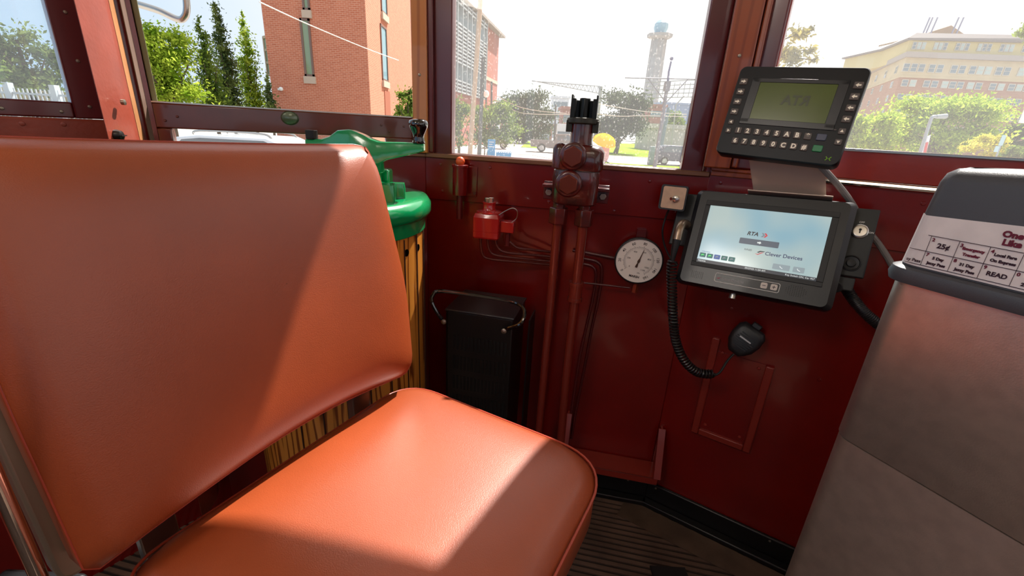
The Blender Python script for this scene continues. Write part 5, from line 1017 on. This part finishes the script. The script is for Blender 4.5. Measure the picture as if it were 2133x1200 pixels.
# ---- vehicles ----
tyre = mat('tyre', rgb(30, 30, 32), .7); rim = mat('rim', rgb(170, 170, 170), .3, .6); cglass = mat('car_glass', rgb(70, 84, 96), .08, spec=1)
def vehicle(name, label, px, py, Y, yaw, Lg, Wd, prof, cabin, col, cat='car', wr=.33, wx=(.2, .8)):
    p = at(px, py, Y); zg = GZ; M = Matrix.Translation((p.x, Y, zg)) @ Matrix.Rotation(math.radians(yaw), 4, 'Z'); r = thing(name, label, cat, M)
    m = mat('paint_' + name + str(int(px)), col, .25, coat=.6); MX = M @ Matrix(((1, 0, 0, -Lg / 2), (0, 0, 1, 0), (0, 1, 0, 0), (0, 0, 0, 1)))
    MB().prism(prof, -Wd / 2, Wd / 2, MX).build('body', m, r, bevel=.04, smooth=True)
    for k in (-1, 1): MB().prism(cabin, k * Wd / 2 - .01, k * Wd / 2 + .012, MX).build('side_glass', cglass, r)
    for wx_ in wx:
        for k in (-1, 1):
            w_ = MB().cyl(MX @ V((Lg * wx_, wr, k * (Wd / 2 - .12))), MX @ V((Lg * wx_, wr, k * (Wd / 2 + .03))), wr, 20).build('wheel', tyre, r)
            MB().cyl(MX @ V((Lg * wx_, wr, k * (Wd / 2 + .02))), MX @ V((Lg * wx_, wr, k * (Wd / 2 + .045))), wr * .6, 16).build('rim', rim, w_)
    return r
vehicle('pickup_truck', 'dark brown grey pickup truck on the road left of the brake valve', 1160, 318, 46, 0, 5.4, 1.9, [(0, .45), (0, 1.12), (2.3, 1.12), (2.4, 1.75), (3.7, 1.8), (4.4, 1.15), (5.35, 1.05), (5.4, .45)], [(2.55, 1.2), (2.6, 1.62), (3.6, 1.66), (4.1, 1.2)], rgb(112, 100, 98), 'truck', .40)
vehicle('hatchback_car', 'dark grey car parked at the right end of the centre window', 1404, 335, 36, 0, 3.4, 1.7, [(0, .3), (0, .85), (.35, 1.35), (1.0, 1.46), (2.1, 1.42), (2.8, .98), (3.4, .85), (3.4, .3)], [(.45, .95), (.6, 1.3), (1.1, 1.38), (2.0, 1.34), (2.6, .98)], rgb(70, 72, 92), 'car', .30)
vehicle('delivery_van', 'white van standing behind the left side of the brake valve', 1186, 312, 60, 0, 4.0, 2, [(0, .4), (.05, 2.9), (3.9, 2.95), (4.0, .4)], [(.2, 1.25), (.2, 2.0), (3.8, 2.0), (3.8, 1.25)], rgb(215, 218, 224), 'van', .38)
vehicle('dark_suv', 'dark parked vehicle half hidden behind the tall blue sign', 1033, 312, 48, 0, 2.6, 1.8, [(0, .4), (0, 1.2), (.2, 1.8), (2.0, 1.85), (2.5, 1.2), (2.6, .4)], [(.2, 1.25), (.3, 1.65), (1.9, 1.7), (2.3, 1.25)], rgb(70, 76, 90), 'car', .36)
vehicle('parked_car', 'pale blue car nose at the lower left corner of the centre window', 938, 330, 17, 0, 2.6, 1.7, [(0, .3), (0, .9), (.5, .92), (1.0, .85), (1.7, .72), (2.4, .5), (2.5, .3)], [(0, .7), (0, .86), (.4, .86), (.7, .74)], rgb(150, 175, 205), 'car', .3)
sw_ = vehicle('station_wagon', 'white station wagon with roof rails showing in the low left slit pane', 470, 300, 11.2, 4, 4.4, 1.8, [(0, .4), (.1, .9), (1.1, .98), (1.6, 1.42), (2.1, 1.5), (3.6, 1.5), (4.1, 1.3), (4.35, .9), (4.4, .4)], [(1.3, 1.0), (1.75, 1.38), (2.15, 1.43), (3.55, 1.43), (3.95, 1.25), (4.15, 1.0)], rgb(220, 224, 230), 'car', .36)
for k in (-1, 1):
    MX = sw_.matrix_basis; MB().tube(smooth_path([MX @ V((-.3, k * .7, 1.50)), MX @ V((-.1, k * .7, 1.58)), MX @ V((1.2, k * .7, 1.58)), MX @ V((1.45, k * .7, 1.47))]), .025, 6).build('roof_rail', steel, sw_)
# ---- umbrella cart ----
Yu = 29; uc = at(1259, 292, Yu); um = thing('yellow_umbrella', 'open bright yellow umbrella tilted over a small cart right of the brake valve', 'umbrella', (uc.x, Yu, GZ)); Mum = Matrix.Translation(uc + V((0, 0, -.12))) @ Matrix.Rotation(math.radians(24), 4, 'X') @ Matrix.Rotation(math.radians(8), 4, 'Y')
b = MB(); b.loft([[(r * math.cos(2 * PI * k / 8 + .2) * (1), r * math.sin(2 * PI * k / 8 + .2), z) for k in range(8)] for r, z in ((.78, 0), (.70, .18), (.5, .36), (.25, .47), (.02, .51))], Mum, cap0=False); u_ = b.build('canopy', leafmat('umbrella_yellow', rgb(255, 196, 0), rgb(255, 205, 10), .45), um, smooth=False)
MB().tube([Mum @ V((0, 0, .58)), Mum @ V((0, 0, -.75))], .018, 6).build('stick', pd, um)
ct = at(1258, 330, Yu); cr_ = thing('handcart', 'small pinkish two wheeled cart under the yellow umbrella', 'cart', (ct.x, Yu, GZ)); MB().loft([[(ct.x + x * k, Yu + y * k, z) for x, y in rrect(.5, .6, .1)] for k, z in ((.7, GZ + .35), (1, GZ + .6), (1, GZ + 1.1), (.7, GZ + 1.3))]).build('body', mat('cart_pink', rgb(205, 150, 150), .5), cr_)
for k in (-1, 1):
    w_ = at(1262, 339, Yu); MB().tube([(w_.x + .17 * math.cos(q), Yu + k * .3, GZ + .19 + .17 * math.sin(q)) for q in [2 * PI * i / 16 for i in range(16)]], .025, 6, closed=True).cyl((w_.x, Yu + k * .3 - .02, GZ + .19), (w_.x, Yu + k * .3 + .02, GZ + .19), .05).build('wheel', tyre, cr_)
# railing, cabinet
Yr = 38; a = at(1262, 324, Yr); c_ = at(1360, 328, Yr); rl = thing('white_railing', 'low white railing along the path before the lawn', 'railing', (a.x, Yr, GZ)); MB().tube([(a.x, Yr, a.z), (c_.x, Yr, a.z)], .05, 6).build('top_rail', white, rl)
for px in (1280, 1296, 1301, 1318, 1340, 1358): x = at(px, 326, Yr).x; MB().cyl((x, Yr, GZ), (x, Yr, a.z), .035, 6).build('post', white, rl)
p = at(1363, 316, 34); tag(MB().bx((p.x - .3, 34, GZ), (p.x + .3, 34.4, p.z + .35)).build('utility_cabinet', mat('cabinet_grey', rgb(110, 128, 136), .6), bevel=.02), 'grey green utility cabinet behind the tall metal wire pole', 'cabinet')
# ---- far left house and fence ----
hs_ = thing('tiled_house', 'small house with a ribbed tan roof in the far left side window', 'house', (*P2(-20, 16), GZ)); a = at(-120, 120, 16); c_ = at(32, 150, 16)
b = MB(); e0 = at(-150, 165, 15); e1 = at(38, 155, 15); r0_ = at(-150, 96, 18); r1_ = at(8, 118, 18); q = [e0, e1, r1_, r0_]; b.add(q + [p + V((0, .05, -.15)) for p in q], [(0, 1, 2, 3), (7, 6, 5, 4), (0, 4, 5, 1), (1, 5, 6, 2), (2, 6, 7, 3), (3, 7, 4, 0)]); b.build('roof', mat('tan_roof', rgb(200, 160, 124), .8), hs_, smooth=False)
b = MB()
for k in range(14): t_ = k / 13; p = e0.lerp(e1, t_); q_ = r0_.lerp(r1_, t_); b.tube([p + V((0, -.03, .03)), q_ + V((0, -.03, .03))], .045, 5)
b.build('roof_ribs', mat('cream_rib', rgb(226, 200, 168), .8), hs_)
MB().bx((e0.x, 15.3, GZ), (at(30, 180, 15.5).x, 18, e0.z - .1)).build('walls', mat('cream_render', rgb(208, 190, 150), .8), hs_, smooth=False)
Yf = 10; pf = thing('picket_fence', 'pale metal picket fence low in the far left side window', 'fence', (*P2(90, Yf), GZ)); z1 = at(80, 186, Yf).z
b = MB()
for k in range(26): x = at(-60 + k * 9, 190, Yf).x; b.cyl((x, Yf, GZ), (x, Yf, z1), .016, 6)
for zz in (z1 - .12, GZ + .2): b.bx((at(-60, 190, Yf).x, Yf - .015, zz), (at(165, 190, Yf).x, Yf + .015, zz + .04))
for px in (20, 115): x = at(px, 190, Yf).x; b.bx((x - .06, Yf - .06, GZ), (x + .06, Yf + .06, z1 + .1))
b.build('pickets', mat('pale_metal_fence', rgb(190, 192, 196), .5), pf)
